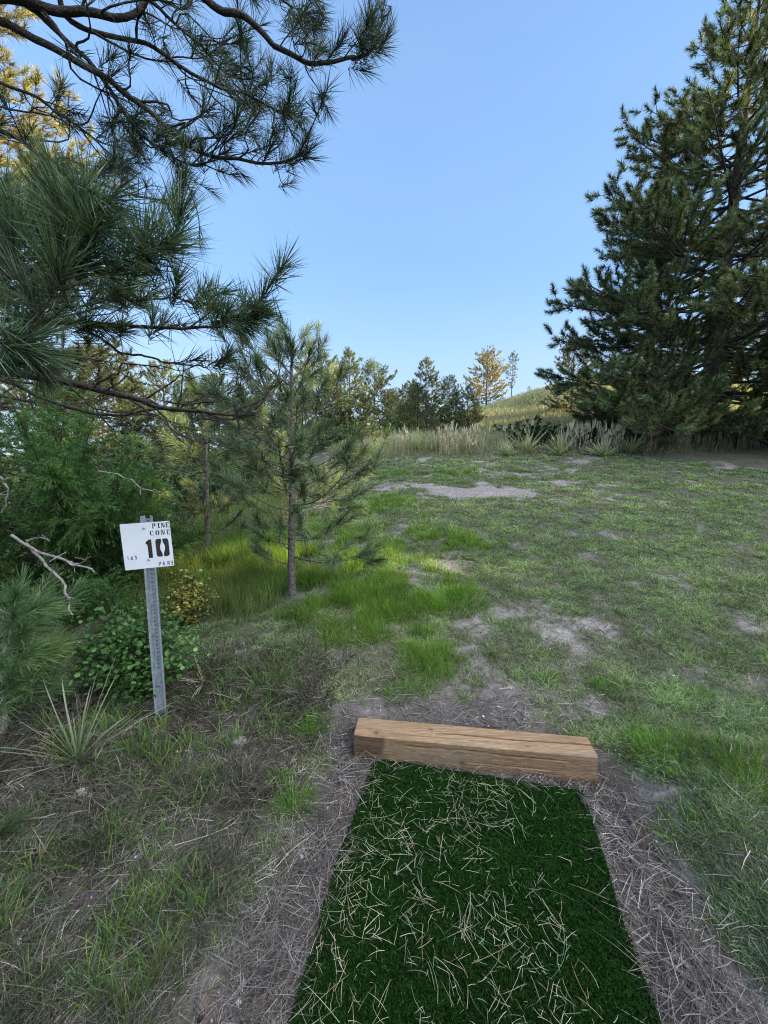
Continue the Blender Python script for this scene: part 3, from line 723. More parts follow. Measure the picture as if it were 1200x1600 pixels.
for ch, x_ in zip('CONE', (57.5, 69, 80, 92)): letter(ch, x_, 18.3, 8.0 if ch != 'E' else 6.4, 11)
poly([(49, 41), (53, 37.5), (58.5, 37.5), (58.5, 78), (50, 78), (50, 44.5), (46, 44.5), (46.5, 43)])
poly([(66.5, 41), (70, 37.5), (78.5, 37.5), (78.5, 44), (75, 44), (75, 70.5), (78.5, 70.5), (78.5, 77), (70, 77), (66.5, 73.5)])
poly([(81.5, 37.5), (90, 37.5), (93.5, 41), (93.5, 73.5), (90, 77), (81.5, 77), (81.5, 70.5), (85, 70.5), (85, 44), (81.5, 44)])
def small(ch, x, y, w_, h_):
    t = 1.25
    seg = {'1': [(.45, 0, .45, 1), (.2, .12, .45, 0)], '6': [(.85, 0, .3, .45), (.2, .45, .2, 1), (.2, .5, .85, .5), (.85, .5, .85, 1), (.2, 1, .85, 1)], '5': [(.85, 0, .25, 0), (.25, 0, .25, .45), (.25, .45, .85, .45), (.85, .45, .85, 1), (.85, 1, .2, 1)],
           'P': [(.15, 0, .15, 1), (.15, 0, .85, 0), (.85, 0, .85, .5), (.15, .5, .85, .5)], 'A': [(.1, 1, .5, 0), (.5, 0, .9, 1), (.25, .66, .75, .66)], 'R': [(.15, 0, .15, 1), (.15, 0, .85, 0), (.85, 0, .85, .5), (.15, .5, .85, .5), (.45, .5, .9, 1)],
           '3': [(.15, 0, .85, 0), (.85, 0, .85, 1), (.3, .48, .85, .48), (.15, 1, .85, 1)]}[ch]
    for (a, b, c, d) in seg:
        p0 = np.array([x + a * w_, y + b * h_]); p1 = np.array([x + c * w_, y + d * h_]); dd = p1 - p0; l_ = np.linalg.norm(dd); dd /= l_; nn_ = np.array([-dd[1], dd[0]]) * t / 2
        p0 -= dd * t * .45; p1 += dd * t * .45
        poly([tuple(p0 - nn_), tuple(p1 - nn_), tuple(p1 + nn_), tuple(p0 + nn_)])
for ch, x_ in zip('165', (6.5, 13.5, 22)): small(ch, x_, 70.5, 4.2, 7)
for ch, x_ in zip('PAR3', (68.5, 76.5, 86.5, 94)): small(ch, x_, 89, 4.6 if ch != '3' else 3.6, 7.5)
M_INK = plainmat('black stencil paint', (.012, .010, .012), (.035, .022, .022), 60, .6)
o = G.build('lettering', M_INK, sub(panel, T)); o.parent = panel
# bolts
M_BOLT = plainmat('zinc bolt', (.5, .5, .48), (.62, .62, .6), 60, .35, .8)
for (bx_, by_) in ((47, 11.5), (49.5, 81)):
    u_b, v_b = px2(bx_, by_)
    B = Bag(); t = np.arange(6) * PI / 3
    rings = [(.0085, .0068), (.0085, .0085), (.0060, .0086), (.0060, .0130), (.0045, .0140)]
    vs = np.vstack([PP(u_b + r_ * np.cos(t), v_b + r_ * np.sin(t), np.full(6, z_)) for r_, z_ in rings] + [PP([u_b], [v_b], [.0142])])
    fs = [[k_ * 6 + q_, k_ * 6 + (q_ + 1) % 6, (k_ + 1) * 6 + (q_ + 1) % 6, (k_ + 1) * 6 + q_] for k_ in range(4) for q_ in range(6)]
    B.add(vs, [np.array(fs), np.array([[24 + q_, 24 + (q_ + 1) % 6, 30] for q_ in range(6)])])
    B.build('bolt', M_BOLT, T)

# ------------------------------------------------------------------ stones and cones
def stone(px, py, size, label, dark=1.0, grp=None):
    p = gp(px, py)
    bm2 = bmesh.new(); bmesh.ops.create_icosphere(bm2, subdivisions=3, radius=1)
    v = np.array([q.co[:] for q in bm2.verts]); f = np.array([[q.index for q in fc.verts] for fc in bm2.faces]); bm2.free()
    sc_ = np.array(size)
    n_ = 1 + .5 * (fbm(v[:, 0] * 1.3 + px, v[:, 1] * 1.3 + v[:, 2] * 2, 3, 131) - .5) + .2 * (fbm(v[:, 0] * 4 + px, v[:, 1] * 4 - v[:, 2] * 3, 2, 132) - .5)
    v = v * n_[:, None] * sc_ + p + np.array([0, 0, sc_[2] * .35])
    c_ = np.array([.46, .42, .41]) * dark * (.8 + .4 * fbm(v[:, 0] * 60, v[:, 1] * 60, 2, 133))[:, None]
    tag(recentre(mk('rock', v, f, M_STONE, None, c_)), label, 'rock', grp)
stone(128, 1244, (.035, .03, .028), 'broad pinkish grey rock just below the spiky yucca at the left', .85)
stone(143, 1247, (.016, .016, .018), 'small pale rock touching the right side of the broad pinkish rock', 1.2)
stone(555, 983, (.020, .016, .014), 'white pebble lying alone among the green grass beyond the timber', 1.55)
stone(286, 1234, (.010, .009, .010), 'single white pebble on dead grass below the sign post', 1.5)
stone(374, 1160, (.045, .035, .022), 'low grey rock half buried in turf between sign post and timber', .42)
stone(174, 1236, (.014, .012, .012), 'white chip of stone to the right of the pinkish rock pair', 1.35)
for k_, (a_, b_) in enumerate([(268, 1183), (276, 1176), (291, 1174), (298, 1184), (284, 1190), (312, 1182)]):
    stone(a_, b_, (.009, .008, .008), 'little white stone of the scattered cluster below the sign post', 1.4, 'white stones clustered below the sign post')
def cone(px, py, label, L_=.06, w_=.026):
    p = gp(px, py); p[2] += w_ * .75
    d = unit(np.array([math.cos(px), math.sin(px), .15])); sd_ = unit(np.cross(d, [0, 0, 1.0])); up = np.cross(sd_, d)
    B = Bag(); V, F_ = tube(np.array([p - d * L_ * .5, p - d * L_ * .2, p + d * L_ * .2, p + d * L_ * .5]), [w_ * .35, w_ * .55, w_ * .45, w_ * .1], 7); B.add(V, F_, (.03, .022, .018))
    k_ = 90; t = (np.arange(k_) + .5) / k_; a_ = np.arange(k_) * 2.399
    base = p + d * ((t - .5) * L_)[:, None]; rad = np.sin(np.clip(t * 1.05 + .12, 0, 1) * PI) ** .7
    D_ = np.cos(a_)[:, None] * sd_ + np.sin(a_)[:, None] * up + d * .35
    V, F_, Cc = blades(base, D_, w_ * rad * 1.15, .013, d * .25, 2, (.045, .032, .026), (.22, .185, .165), side=np.cross(D_, d), blunt=.7); B.add(V, F_, Cc)
    tag(recentre(B.build('pine_cone', M_DRY)), label, 'pine cone')
cone(428, 1432, 'open grey pine cone on gravel left of the tee mat')
cone(912, 1258, 'dark pine cone by the right edge of the mat, just before the timber', .05, .022)
cone(316, 1582, 'dark pine cone at the very bottom among rough turf')
# ------------------------------------------------------------------ conifers
def needles(P, D, n, L, W, alen, sp=(.35, 1.25), c0=(.03, .05, .02), c1=(.07, .12, .05), r=rng, seg=1, droop=.12, tv=.3, warm=None):
    P = np.asarray(P, float).reshape(-1, 3); D = unit(np.asarray(D, float).reshape(-1, 3)); T_ = len(P)
    s = r.random((T_, n)); al = np.broadcast_to(np.asarray(alen, float), (T_,))[:, None]
    base = P[:, None] - D[:, None] * (al * s)[..., None]
    th = sp[0] + (sp[1] - sp[0]) * s ** .6 + r.normal(0, .16, (T_, n)); th = th * np.sqrt(np.clip(r.random((T_, n)) * 1.3, .1, 1))
    q = r.normal(size=(T_, n, 3)); q = q - D[:, None] * (q * D[:, None]).sum(-1, keepdims=True); q = unit(q)
    d = np.cos(th)[..., None] * D[:, None] + np.sin(th)[..., None] * q
    tl_ = np.broadcast_to(np.asarray(L, float), (T_,))[:, None] * r.uniform(.75, 1.1, (T_, n))
    f = (1 + tv * r.normal(size=(T_, 1, 1))).clip(.4, 1.7) * r.uniform(.75, 1.25, (T_, n, 1))
    hue = r.normal(0, .10, (T_, 1, 1))
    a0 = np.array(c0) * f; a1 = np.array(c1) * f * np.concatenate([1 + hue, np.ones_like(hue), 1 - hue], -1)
    G_ = np.zeros((T_ * n, 3)); G_[:, 2] = -droop * r.uniform(.3, 1.5, T_ * n)
    return blades(base.reshape(-1, 3), d.reshape(-1, 3), tl_.ravel(), W, G_, seg, a0.reshape(-1, 3), a1.reshape(-1, 3), r=r, blunt=.3)

def pine(seed, h, prof, nbr, f0=.12, tr=.2, dens=2.0, up=(-6, 52), tuft=dict(), lean=(0, 0), maxsec=1.5, gap=.0, twig=.012, spread=1.0, k=5, fpow=1.0):
    """returns the wood bag and the tuft points of a pine standing at the origin"""
    r = np.random.default_rng(seed)
    W_ = Bag(); tp, td = [], []
    m = 14; tz_ = np.linspace(-.25, h * .98, m)
    wob = np.cumsum(r.normal(0, .012 * h / m, (m, 2)), 0); wob[:2] = 0
    tpts = np.stack([wob[:, 0] + lean[0] * tz_, wob[:, 1] + lean[1] * tz_, tz_], -1)
    rad = tr * (1 - (tz_ / (h * 1.0)).clip(0, 1)) ** .85 + .008; rad[0] *= 1.35; rad[1] *= 1.12
    sp_ = spline(tpts, 40); W_.add(*tube(sp_, np.interp(np.linspace(0, 1, 40), np.linspace(0, 1, m), rad), 10), (.5, .5, .5))
    trunk_at = lambda z: np.array([np.interp(z, tz_, tpts[:, 0]), np.interp(z, tz_, tpts[:, 1]), z])
    az = r.uniform(0, 6)
    for i_ in range(nbr):
        f = f0 + (1 - f0) * ((i_ + r.random() * .8) / nbr) ** fpow
        z = f * h * .985; az += 2.399 + r.normal(0, .35)
        L_ = prof(f) * r.uniform(.62, 1.12)
        if r.random() < gap: L_ *= .4
        e_ = R(up[0] + (up[1] - up[0]) * f ** 1.7 + r.normal(0, 6))
        dh = np.array([math.cos(az), math.sin(az), 0])
        s = np.linspace(0, 1, 9)
        bend = r.normal(0, .10) * L_; sw = np.array([-dh[1], dh[0], 0])
        o = trunk_at(z)
        cur = r.uniform(.05, .22)
        pts = o + np.outer(s * L_ * math.cos(e_), dh) + np.outer(bend * s * s, sw) + np.outer(math.sin(e_) * s * L_ + cur * L_ * s ** 2.2 - .06 * L_ * np.sin(s * PI), [0, 0, 1])
        br = max(.010, .0135 * L_ ** .9 * (tr / .2) ** .4)
        W_.add(*tube(pts, br * (1 - .8 * s), k), (.5, .5, .5))
        tan = unit(np.gradient(pts, axis=0))
        tp.append(pts[-1]); td.append(tan[-1] + [0, 0, .25])
        ns_ = int(L_ * dens * r.uniform(.8, 1.2)) + 2
        for q in range(ns_):
            t = .22 + .76 * (q + r.random()) / ns_
            ii = min(int(t * 8), 7); b = pts[ii] + (pts[ii + 1] - pts[ii]) * (t * 8 - ii)
            sg = 1 if q % 2 else -1
            a2 = sg * r.uniform(.35, 1.25) * spread
            hd = np.array([dh[0] * math.cos(a2) - dh[1] * math.sin(a2), dh[0] * math.sin(a2) + dh[1] * math.cos(a2), 0])
            l2 = min((.18 + .42 * (1.05 - t) * L_) * r.uniform(.6, 1.25) + .12 * L_ * .5, maxsec)
            e2 = r.normal(.22, .28) + e_ * .4
            s2 = np.linspace(0, 1, 5)
            p2 = b + np.outer(s2 * l2 * math.cos(e2), hd) + np.outer(math.sin(e2) * l2 * s2 + .22 * l2 * s2 ** 2, [0, 0, 1])
            W_.add(*tube(p2, max(.004, twig * l2 ** .5) * (1 - .6 * s2), 4), (.5, .5, .5))
            t2 = unit(np.gradient(p2, axis=0))
            step = tuft.get('step', .30)
            kk = max(1, int(l2 / step))
            for w_ in range(kk):
                ss = 1 - w_ * step / l2 * .85
                if ss < .2: break
                jj = min(int(ss * 4), 3); pp = p2[jj] + (p2[jj + 1] - p2[jj]) * (ss * 4 - jj)
                dd = t2[jj] + r.normal(0, .32, 3) + np.array([0, 0, .30])
                if w_: pp = pp + unit(dd) * step * .45
                tp.append(pp); td.append(dd)
    topd = tpts[-1]; tp.append(topd + [0, 0, h * .012]); td.append([lean[0], lean[1], 1])
    for q in range(3): tp.append(topd + r.normal(0, .08, 3) - [0, 0, .15]); td.append(r.normal(0, .5, 3) + [0, 0, .8])
    return W_, np.array(tp), np.array(td)
def plant_tree(name, label, cat, base, W_, Vn, Fn, Cn, mat_w, mat_n, rotz=0.0, scale=1.0, group=None):
    T = thing(name, label, cat, base, group); T['o'].rotation_euler = (0, 0, rotz); T['o'].scale = (scale,) * 3
    W_.build('trunk', mat_w, T, True, local=True); mk('crown', Vn, Fn, mat_n, T, Cn, local=True)
    return T
def copy_tree(T, label, base, rotz, scale, group=None, sz=1.0):
    o = T['o'].copy(); C.objects.link(o); o.location = [float(c) for c in base]; o.rotation_euler = (0, 0, rotz); o.scale = (scale, scale, scale * sz)
    o['label'] = label
    if group: o['group'] = group
    elif 'group' in o: del o['group']
    for ch in T['o'].children:
        c_ = ch.copy(); C.objects.link(c_); c_.parent = o
    return o
def base_at(px, Y, sink=.1):
    x = (px - 600) / FOC * math.hypot(1, 0) * (Y * math.cos(PITCH) ** 0)
    # the horizontal angle of an upright through this column near eye level
    d = ray(px, 720); x = d[0] / d[1] * Y
    return np.array([x, Y, float(H(x, Y)) - sink])
def top_z(px, py, Y): return at(px, py, Y)[2]

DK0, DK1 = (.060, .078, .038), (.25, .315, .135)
# --- the great pine on the right
D_ = 13.0
bp = base_at(1096, D_)
def prof_big(f): return np.interp(f, [0, .08, .18, .33, .46, .65, .80, .89, .96, 1], [4.2, 4.9, 5.1, 5.0, 4.6, 3.5, 2.1, 1.1, .5, .2])
hb = 13.9
Wb, tp, td = pine(8, hb, prof_big, 195, .035, .25, 4.0, (-13, 36), dict(step=.27), (.040, 0), 1.5, .06, .012, fpow=1.2)
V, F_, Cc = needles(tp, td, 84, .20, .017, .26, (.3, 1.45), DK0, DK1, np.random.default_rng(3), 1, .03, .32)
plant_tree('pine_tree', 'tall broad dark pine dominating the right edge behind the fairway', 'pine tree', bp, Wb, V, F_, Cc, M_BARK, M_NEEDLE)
# --- trees of the middle distance and beyond
def prof_cone(f): return np.interp(f, [0, .08, .3, .6, .85, 1], [2.6, 3.3, 3.2, 2.3, 1.2, .3])
def prof_round(f): return np.interp(f, [0, .1, .35, .6, .85, 1], [2.0, 3.4, 4.1, 3.8, 2.6, .8])
def prof_thin(f): return np.interp(f, [0, .4, .55, .75, .9, 1], [.1, .3, 1.2, 1.4, 1.1, .4])
def prof_slim(f): return np.interp(f, [0, .1, .4, .75, 1], [2.5, 3.1, 2.5, 1.3, .3])
FT0, FT1 = (.065, .090, .045), (.185, .235, .105)
def far_tree(seed, h, prof, nbr, f0, tr, dens, n_, L_=.27, Wd=.034, **kw):
    W_, tp, td = pine(seed, h, prof, nbr, f0, tr, dens, tuft=dict(step=.27), maxsec=1.2, k=4, **kw)
    V, F_, Cc = needles(tp, td, n_, L_, Wd, .26, (.3, 1.4), FT0, FT1, np.random.default_rng(seed), 1, .05, .3)
    return W_, V, F_, Cc
A_ = far_tree(21, 9, prof_cone, 74, .05, .15, 3.6, 24)
B_ = far_tree(22, 10, prof_round, 74, .13, .17, 3.2, 24, gap=.1)
C_ = far_tree(23, 10, prof_thin, 40, .36, .10, 2.6, 22, gap=.15)
D2 = far_tree(24, 8, prof_slim, 66, .04, .11, 4.2, 24)
LEFTG = 'pines in the wood across the left meadow'
def tree(key, T0, hh, px, topy, Y, label, rot, grp=None):
    b = base_at(px, Y); h = top_z(px, topy, Y) - b[2]
    if T0[0] is None:
        T0[0] = plant_tree('pine_tree', label, 'pine tree', b, *key, M_BARK, M_FAR, rot, h / hh, grp)
    else:
        copy_tree(T0[0], label, b, rot, h / hh, grp)
TA, TB, TC, TD_ = [None], [None], [None], [None]
tree(D2, TD_, 8, 664, 561, 21, 'slender spired pine in shade between the sapling and the golden hilltop pine', .4)
TG = [None]
G_l = list(far_tree(25, 10, prof_round, 74, .13, .17, 3.2, 24, gap=.1)); G_l[3] = G_l[3] * np.array([2.5, 1.75, 1.1])  # needle colour pushed toward gold, sunlight put into it
tree(G_l, TG, 10, 757, 552, 31, 'golden sunlit round crowned pine at the foot of the grassy hill', 1.9)
tree(C_, TC, 10, 795, 552, 33, 'tall thin bare stemmed pine on the skyline beside the golden pine', .7)
tree(A_, TA, 9, 729, 603, 17.5, 'dense dark cone shaped pine in front of the golden hilltop pine', 2.2)
tree(A_, TA, 9, 632, 600, 19, 'bushy green pine just right of the near sapling, left of the slender spired one', 4.0)
tree(A_, TA, 9, 673, 636, 15.5, 'low round bright green young pine below the slender spired pine', 1.0)
tree(B_, TB, 10, 700, 590, 27, 'half lit pine showing between the slender spire and the dark cone shaped pine', 3.3)
tree(C_, TC, 10, 822, 604, 34, 'small stunted pine on the hill crest right of the thin bare stemmed pine', 2.9)
tree(B_, TB, 10, 888, 535, 19, 'loose open pine behind the left flank of the tall broad pine', 5.2)
tree(B_, TB, 10, 1185, 400, 24, 'sunlit pine glimpsed through the right side of the tall broad pine', .3)
tree(A_, TA, 9, 1030, 560, 19, 'dark pine standing hidden behind the trunk of the tall broad pine', .9)
tree(B_, TB, 10, 652, 604, 16.5, 'broad mid green pine in front of the slender spired pine, left side', 1.7)
tree(D2, TD_, 8, 710, 612, 15.8, 'slim dark pine between the slender spired pine and the dense cone shaped one', 4.4)
tree(A_, TA, 9, 694, 632, 20, 'low green pine filling the gap right of the slender spired pine', 5.1)
tree(B_, TB, 10, 612, 612, 23, 'rounded green pine between sapling crown and the slender spired pine', .8)
tree(D2, TD_, 8, 646, 598, 25, 'narrow pine close behind the left side of the slender spired pine', 2.0)
tree(A_, TA, 9, 742, 628, 21, 'dark low pine under the golden hilltop pine, right of the dense cone shaped one', 3.0)
for k_, (px, ty_, Y, key, T0, hh, rot) in enumerate([
        (585, 572, 26, B_, TB, 10, .2), (548, 548, 24, A_, TA, 9, 1.2), (505, 560, 23, B_, TB, 10, 2.5), (462, 588, 27, A_, TA, 9, 3.6), (428, 586, 25, B_, TB, 10, 4.2),
        (385, 604, 28, A_, TA, 9, .6), (345, 590, 25, B_, TB, 10, 5.0), (305, 600, 28, A_, TA, 9, 2.0), (262, 575, 24, B_, TB, 10, 1.4), (215, 590, 26, A_, TA, 9, 3.0),
        (165, 560, 23, B_, TB, 10, .9), (105, 580, 26, A_, TA, 9, 4.6), (45, 540, 23, B_, TB, 10, 3.9), (615, 618, 30, D2, TD_, 8, 2.4), (525, 600, 30, D2, TD_, 8, 1.1), (405, 622, 31, D2, TD_, 8, .5)]):
    lab = ['wide pine right behind the sapling crown, next to the open sky', 'tall pine with a pointed head behind the right half of the sapling', 'round pine directly behind the sapling top', 'low pine behind the sapling stem, left side',
           'pine with sunlit edge seen just left of the sapling crown', 'dark pine beneath the bare curving twigs', 'round pine behind the lower bare bough', 'small pine behind the second sapling top', 'round pine above and behind the sign', 'pine above the juniper, right half',
           'round pine seen over the juniper', 'cone shaped pine behind the juniper, toward the left edge', 'large pine behind the juniper at the left edge', 'slim pine at the meadow end right of the sapling', 'slim pine deep in the wood behind the sapling', 'slim pine deep in the wood left of the sapling'][k_]
    tree(key, T0, hh, px, ty_, Y, lab, rot, LEFTG)
# the pine high at the upper left, sunlight put into its needle colour
Wl, tp, td = pine(31, 15, lambda f: np.interp(f, [0, .2, .5, .8, 1], [2.4, 3.9, 3.9, 2.7, .8]), 100, .2, .22, 3.2, tuft=dict(step=.25), maxsec=1.5)
V, F_, Cc = needles(tp, td, 36, .24, .02, .24, (.3, 1.35), (.10, .10, .04), (.30, .27, .09), np.random.default_rng(8), 1, .06, .3)
plant_tree('pine_tree', 'tall pine glowing golden in low sun at the upper left, behind the overhanging boughs', 'pine tree', base_at(-15, 10.5), Wl, V, F_, Cc, M_BARK, M_NEEDLE)

# --- the young pine in the middle of the picture
def sapling(seed, px, Y, base_py, topy, label, nbr, prof, tn, dens):
    b = base_at(px, Y, .02); h = top_z(px + 8, topy, Y) - b[2]
    Ws, tp, td = pine(seed, h, prof, nbr, .13, .034, dens, (2, 62), dict(step=.15), (.03, .01), .6, .1, .008, k=6)
    V, F_, Cc = needles(tp, td, tn, .15, .0040, .14, (.25, 1.2), (.065, .09, .045), (.185, .26, .125), np.random.default_rng(seed), 2, .10, .25)
    # a dry brown shadow of old needles inside
    return plant_tree('young_pine', label, 'young pine', b, Ws, V, F_, Cc, M_SAPBARK, M_NEEDLE)
sapling(43, 450, 3.85, 930, 540, 'young open pine with grey stem growing at the edge of the grass beyond the sign', 33, lambda f: np.interp(f, [0, .12, .3, .55, .8, 1], [.6, .8, .95, 1.05, .80, .12]), 72, 5.8)
sapling(47, 318, 5.5, 815, 600, 'smaller thin pine in shadow right behind the sign, left of the young open pine', 24, lambda f: np.interp(f, [0, .12, .4, .7, 1], [.5, .75, .7, .5, .1]), 80, 6.0)

# ------------------------------------------------------------------ the overhanging pine, rooted left of the frame
FX, FY = -3.35, 1.75
fb = np.array([FX, FY, float(H(FX, FY)) - .1])
TF = thing('overhanging_pine', 'big pine just outside the left edge whose dark needled boughs hang over the view', 'pine tree', fb)
Bk = Bag(); zt = np.linspace(-.1, 7.6, 14)
Bk.add(*tube(np.stack([FX + .05 * np.sin(zt), FY + .04 * np.cos(zt * 1.3), fb[2] + zt], -1), .20 * (1 - zt / 8.6) + .02, 12)); Bk.build('trunk', M_BARK, TF, True)
fr = np.random.default_rng(77)
def bough(ctrl, r0, nsec, tn, nl, sec_len, lo=.25, from_trunk=True, tips=None, bare=0.0, width=.0030, c1=(.07, .105, .06), updir=.25, step=.085, tipden=1.0, tv=.25, dn=.72):
    P = [at(*c_) for c_ in ctrl]
    if from_trunk:
        d0 = P[0] - np.array([FX, FY, P[0][2]]); P = [np.array([FX, FY, P[0][2] - .22 * np.linalg.norm(d0)])] + P
    pts = spline(P, 60); s = np.linspace(0, 1, 60)
    pts = pts + np.stack([fbm(s * 9, s * 0 + fr.random() * 50, 3, k_) - .5 for k_ in range(3)], -1) * .05
    W_ = Bag(); W_.add(*tube(pts, r0 * .68 * (1 - .78 * s ** .9), 7))
    nsec = int(nsec * dn)
    tan = unit(np.gradient(pts, axis=0)); tp, td = [pts[-1]], [tan[-1]]
    for q in range(nsec):
        t = lo + (1 - lo) * (q + fr.random()) / nsec; ii = min(int(t * 59), 58)
        b, d = pts[ii], tan[ii]
        sidev = fr.normal(size=3); sidev = unit(sidev - d * (sidev @ d)); sidev[2] = sidev[2] * .6 + updir * fr.normal(.4, .8)
        dd = unit(d * fr.uniform(.4, 1.0) + sidev * fr.uniform(.5, 1.1))
        l2 = sec_len * fr.uniform(.35, 1.2) * (1.15 - .6 * t)
        s2 = np.linspace(0, 1, 8)
        cur = fr.normal(0, .22, 3) * l2 + np.array([0, 0, .30 * l2]); cur2 = fr.normal(0, .05, 3) * l2
        p2 = b + np.outer(s2 * l2, dd) + np.outer(s2 ** 2, cur) + np.outer(np.sin(s2 * 7), cur2)
        rr_ = max(.0028, .0098 * l2 ** .6 * (r0 / .02) ** .25)
        W_.add(*tube(p2, rr_ * (1 - .6 * s2), 5)); t2 = unit(np.gradient(p2, axis=0))
        if fr.random() < bare: continue
        tp.append(p2[-1]); td.append(t2[-1])
        for w_ in range(int(fr.integers(0, 3))):
            jj = int(fr.integers(2, 7)); d3 = unit(t2[jj] * .7 + fr.normal(0, .5, 3) + [0, 0, .2]); l3 = l2 * fr.uniform(.18, .42); s3 = np.linspace(0, 1, 4)
            p3 = p2[jj] + np.outer(s3 * l3, d3) + np.outer(s3 ** 2, [0, 0, .2 * l3]); W_.add(*tube(p3, rr_ * .6 * (1 - .5 * s3), 4))
            tp.append(p3[-1]); td.append(p3[-1] - p3[-2])
    tp, td = np.array(tp), np.array(td)
    br = W_.build('branch', M_TWIG, TF, True)
    if tn:
        # every shoot carries needles along its last hand's width
        V, F_, Cc = needles(tp, td, int(tn * .68), nl, width, nl * .85, (.2, 1.25), (.040, .058, .030), c1, fr, 2, .035, tv)
        nd = mk('needles', V, F_, M_NEEDLE, sub(br, TF), Cc); nd.parent = br
    return pts
# high boughs against the sky
bough([(-150, -50, 1.9), (0, -8, 2.05), (80, 12, 2.1), (165, 27, 2.15), (215, 30, 2.2), (228, -30, 2.3), (260, -110, 2.4)], .046, 17, 68, .145, .55)
bough([(120, -130, 2.0), (240, -60, 2.1), (325, 2, 2.15), (392, 40, 2.2), (435, 72, 2.25), (487, 97, 2.3), (540, 97, 2.35), (578, 84, 2.4), (592, 55, 2.4)], .034, 17, 80, .125, .22, lo=.55)
bough([(-120, 0, 2.0), (0, 34, 2.1), (97, 82, 2.15), (180, 131, 2.2), (228, 169, 2.25), (303, 233, 2.35), (380, 255, 2.4), (440, 252, 2.45), (474, 238, 2.45)], .032, 34, 62, .12, .42, lo=.4)
bough([(-60, -60, 1.95), (32, 0, 2.1), (97, 60, 2.15), (146, 103, 2.2), (195, 179, 2.25), (244, 233, 2.3), (300, 255, 2.35), (352, 240, 2.4)], .026, 31, 62, .12, .42, lo=.45)
bough([(0, -60, 2.1), (108, 32, 2.25), (227, 70, 2.35), (303, 119, 2.4), (379, 146, 2.5), (433, 168, 2.5), (450, 180, 2.5)], .024, 37, 62, .12, .40, lo=.4)
bough([(60, -120, 2.3), (220, -10, 2.5), (300, 60, 2.6), (350, 110, 2.7), (400, 130, 2.7)], .022, 34, 62, .12, .42, lo=.4)
bough([(-120, 90, 2.0), (0, 130, 2.2), (70, 160, 2.25), (130, 205, 2.3), (185, 250, 2.4), (225, 258, 2.45)], .016, 20, 55, .12, .34, lo=.4, bare=.4)
bough([(-120, 180, 1.9), (0, 200, 2.05), (70, 249, 2.1), (162, 287, 2.2), (215, 305, 2.25), (292, 318, 2.3)], .024, 23, 55, .12, .32, lo=.35, bare=.3)
bough([(-100, 120, 2.4), (0, 165, 2.5), (90, 185, 2.6), (160, 220, 2.7), (200, 215, 2.7)], .012, 14, 49, .12, .30, lo=.4, bare=.5)
bough([(180, -160, 2.4), (330, -60, 2.5), (410, -20, 2.55), (455, 12, 2.6), (492, 22, 2.6)], .020, 20, 74, .125, .28, lo=.5)
# the near needled boughs, an arm's length away
NC = (.115, .19, .095)
nb = dict(dn=.95, width=.0031, c1=NC, updir=.8)
bough([(-200, 520, 1.25), (-60, 455, 1.2), (60, 405, 1.2), (120, 372, 1.2), (130, 345, 1.2)], .016, 10, 105, .15, .20, lo=.45, **nb)
bough([(-200, 530, 1.3), (-60, 480, 1.25), (80, 430, 1.25), (180, 420, 1.25), (232, 402, 1.25), (256, 376, 1.25)], .014, 9, 105, .15, .18, lo=.5, **nb)
bough([(-220, 560, 1.2), (-80, 545, 1.15), (0, 538, 1.15), (70, 528, 1.15)], .014, 9, 100, .145, .22, lo=.4, **nb)
bough([(-200, 520, 1.6), (-40, 500, 1.5), (60, 508, 1.5), (150, 506, 1.5), (250, 515, 1.5), (330, 512, 1.5), (385, 486, 1.5), (420, 452, 1.5)], .019, 13, 90, .12, .22, lo=.42, **nb)
bough([(-200, 500, 1.6), (-20, 470, 1.6), (120, 478, 1.6), (230, 470, 1.6), (320, 478, 1.6)], .014, 11, 90, .13, .22, lo=.4, **nb)
bough([(-160, 330, 1.7), (-30, 345, 1.7), (60, 330, 1.7), (120, 310, 1.7)], .014, 9, 95, .14, .24, lo=.35, **nb)
bough([(-160, 400, 1.35), (-60, 400, 1.3), (20, 390, 1.3), (60, 350, 1.3)], .014, 9, 100, .145, .22, lo=.35, **nb)
bough([(60, 480, 1.55), (170, 538, 1.55), (255, 562, 1.55), (318, 572, 1.55), (352, 560, 1.55)], .009, 9, 70, .10, .14, lo=.3, from_trunk=False, bare=.6)
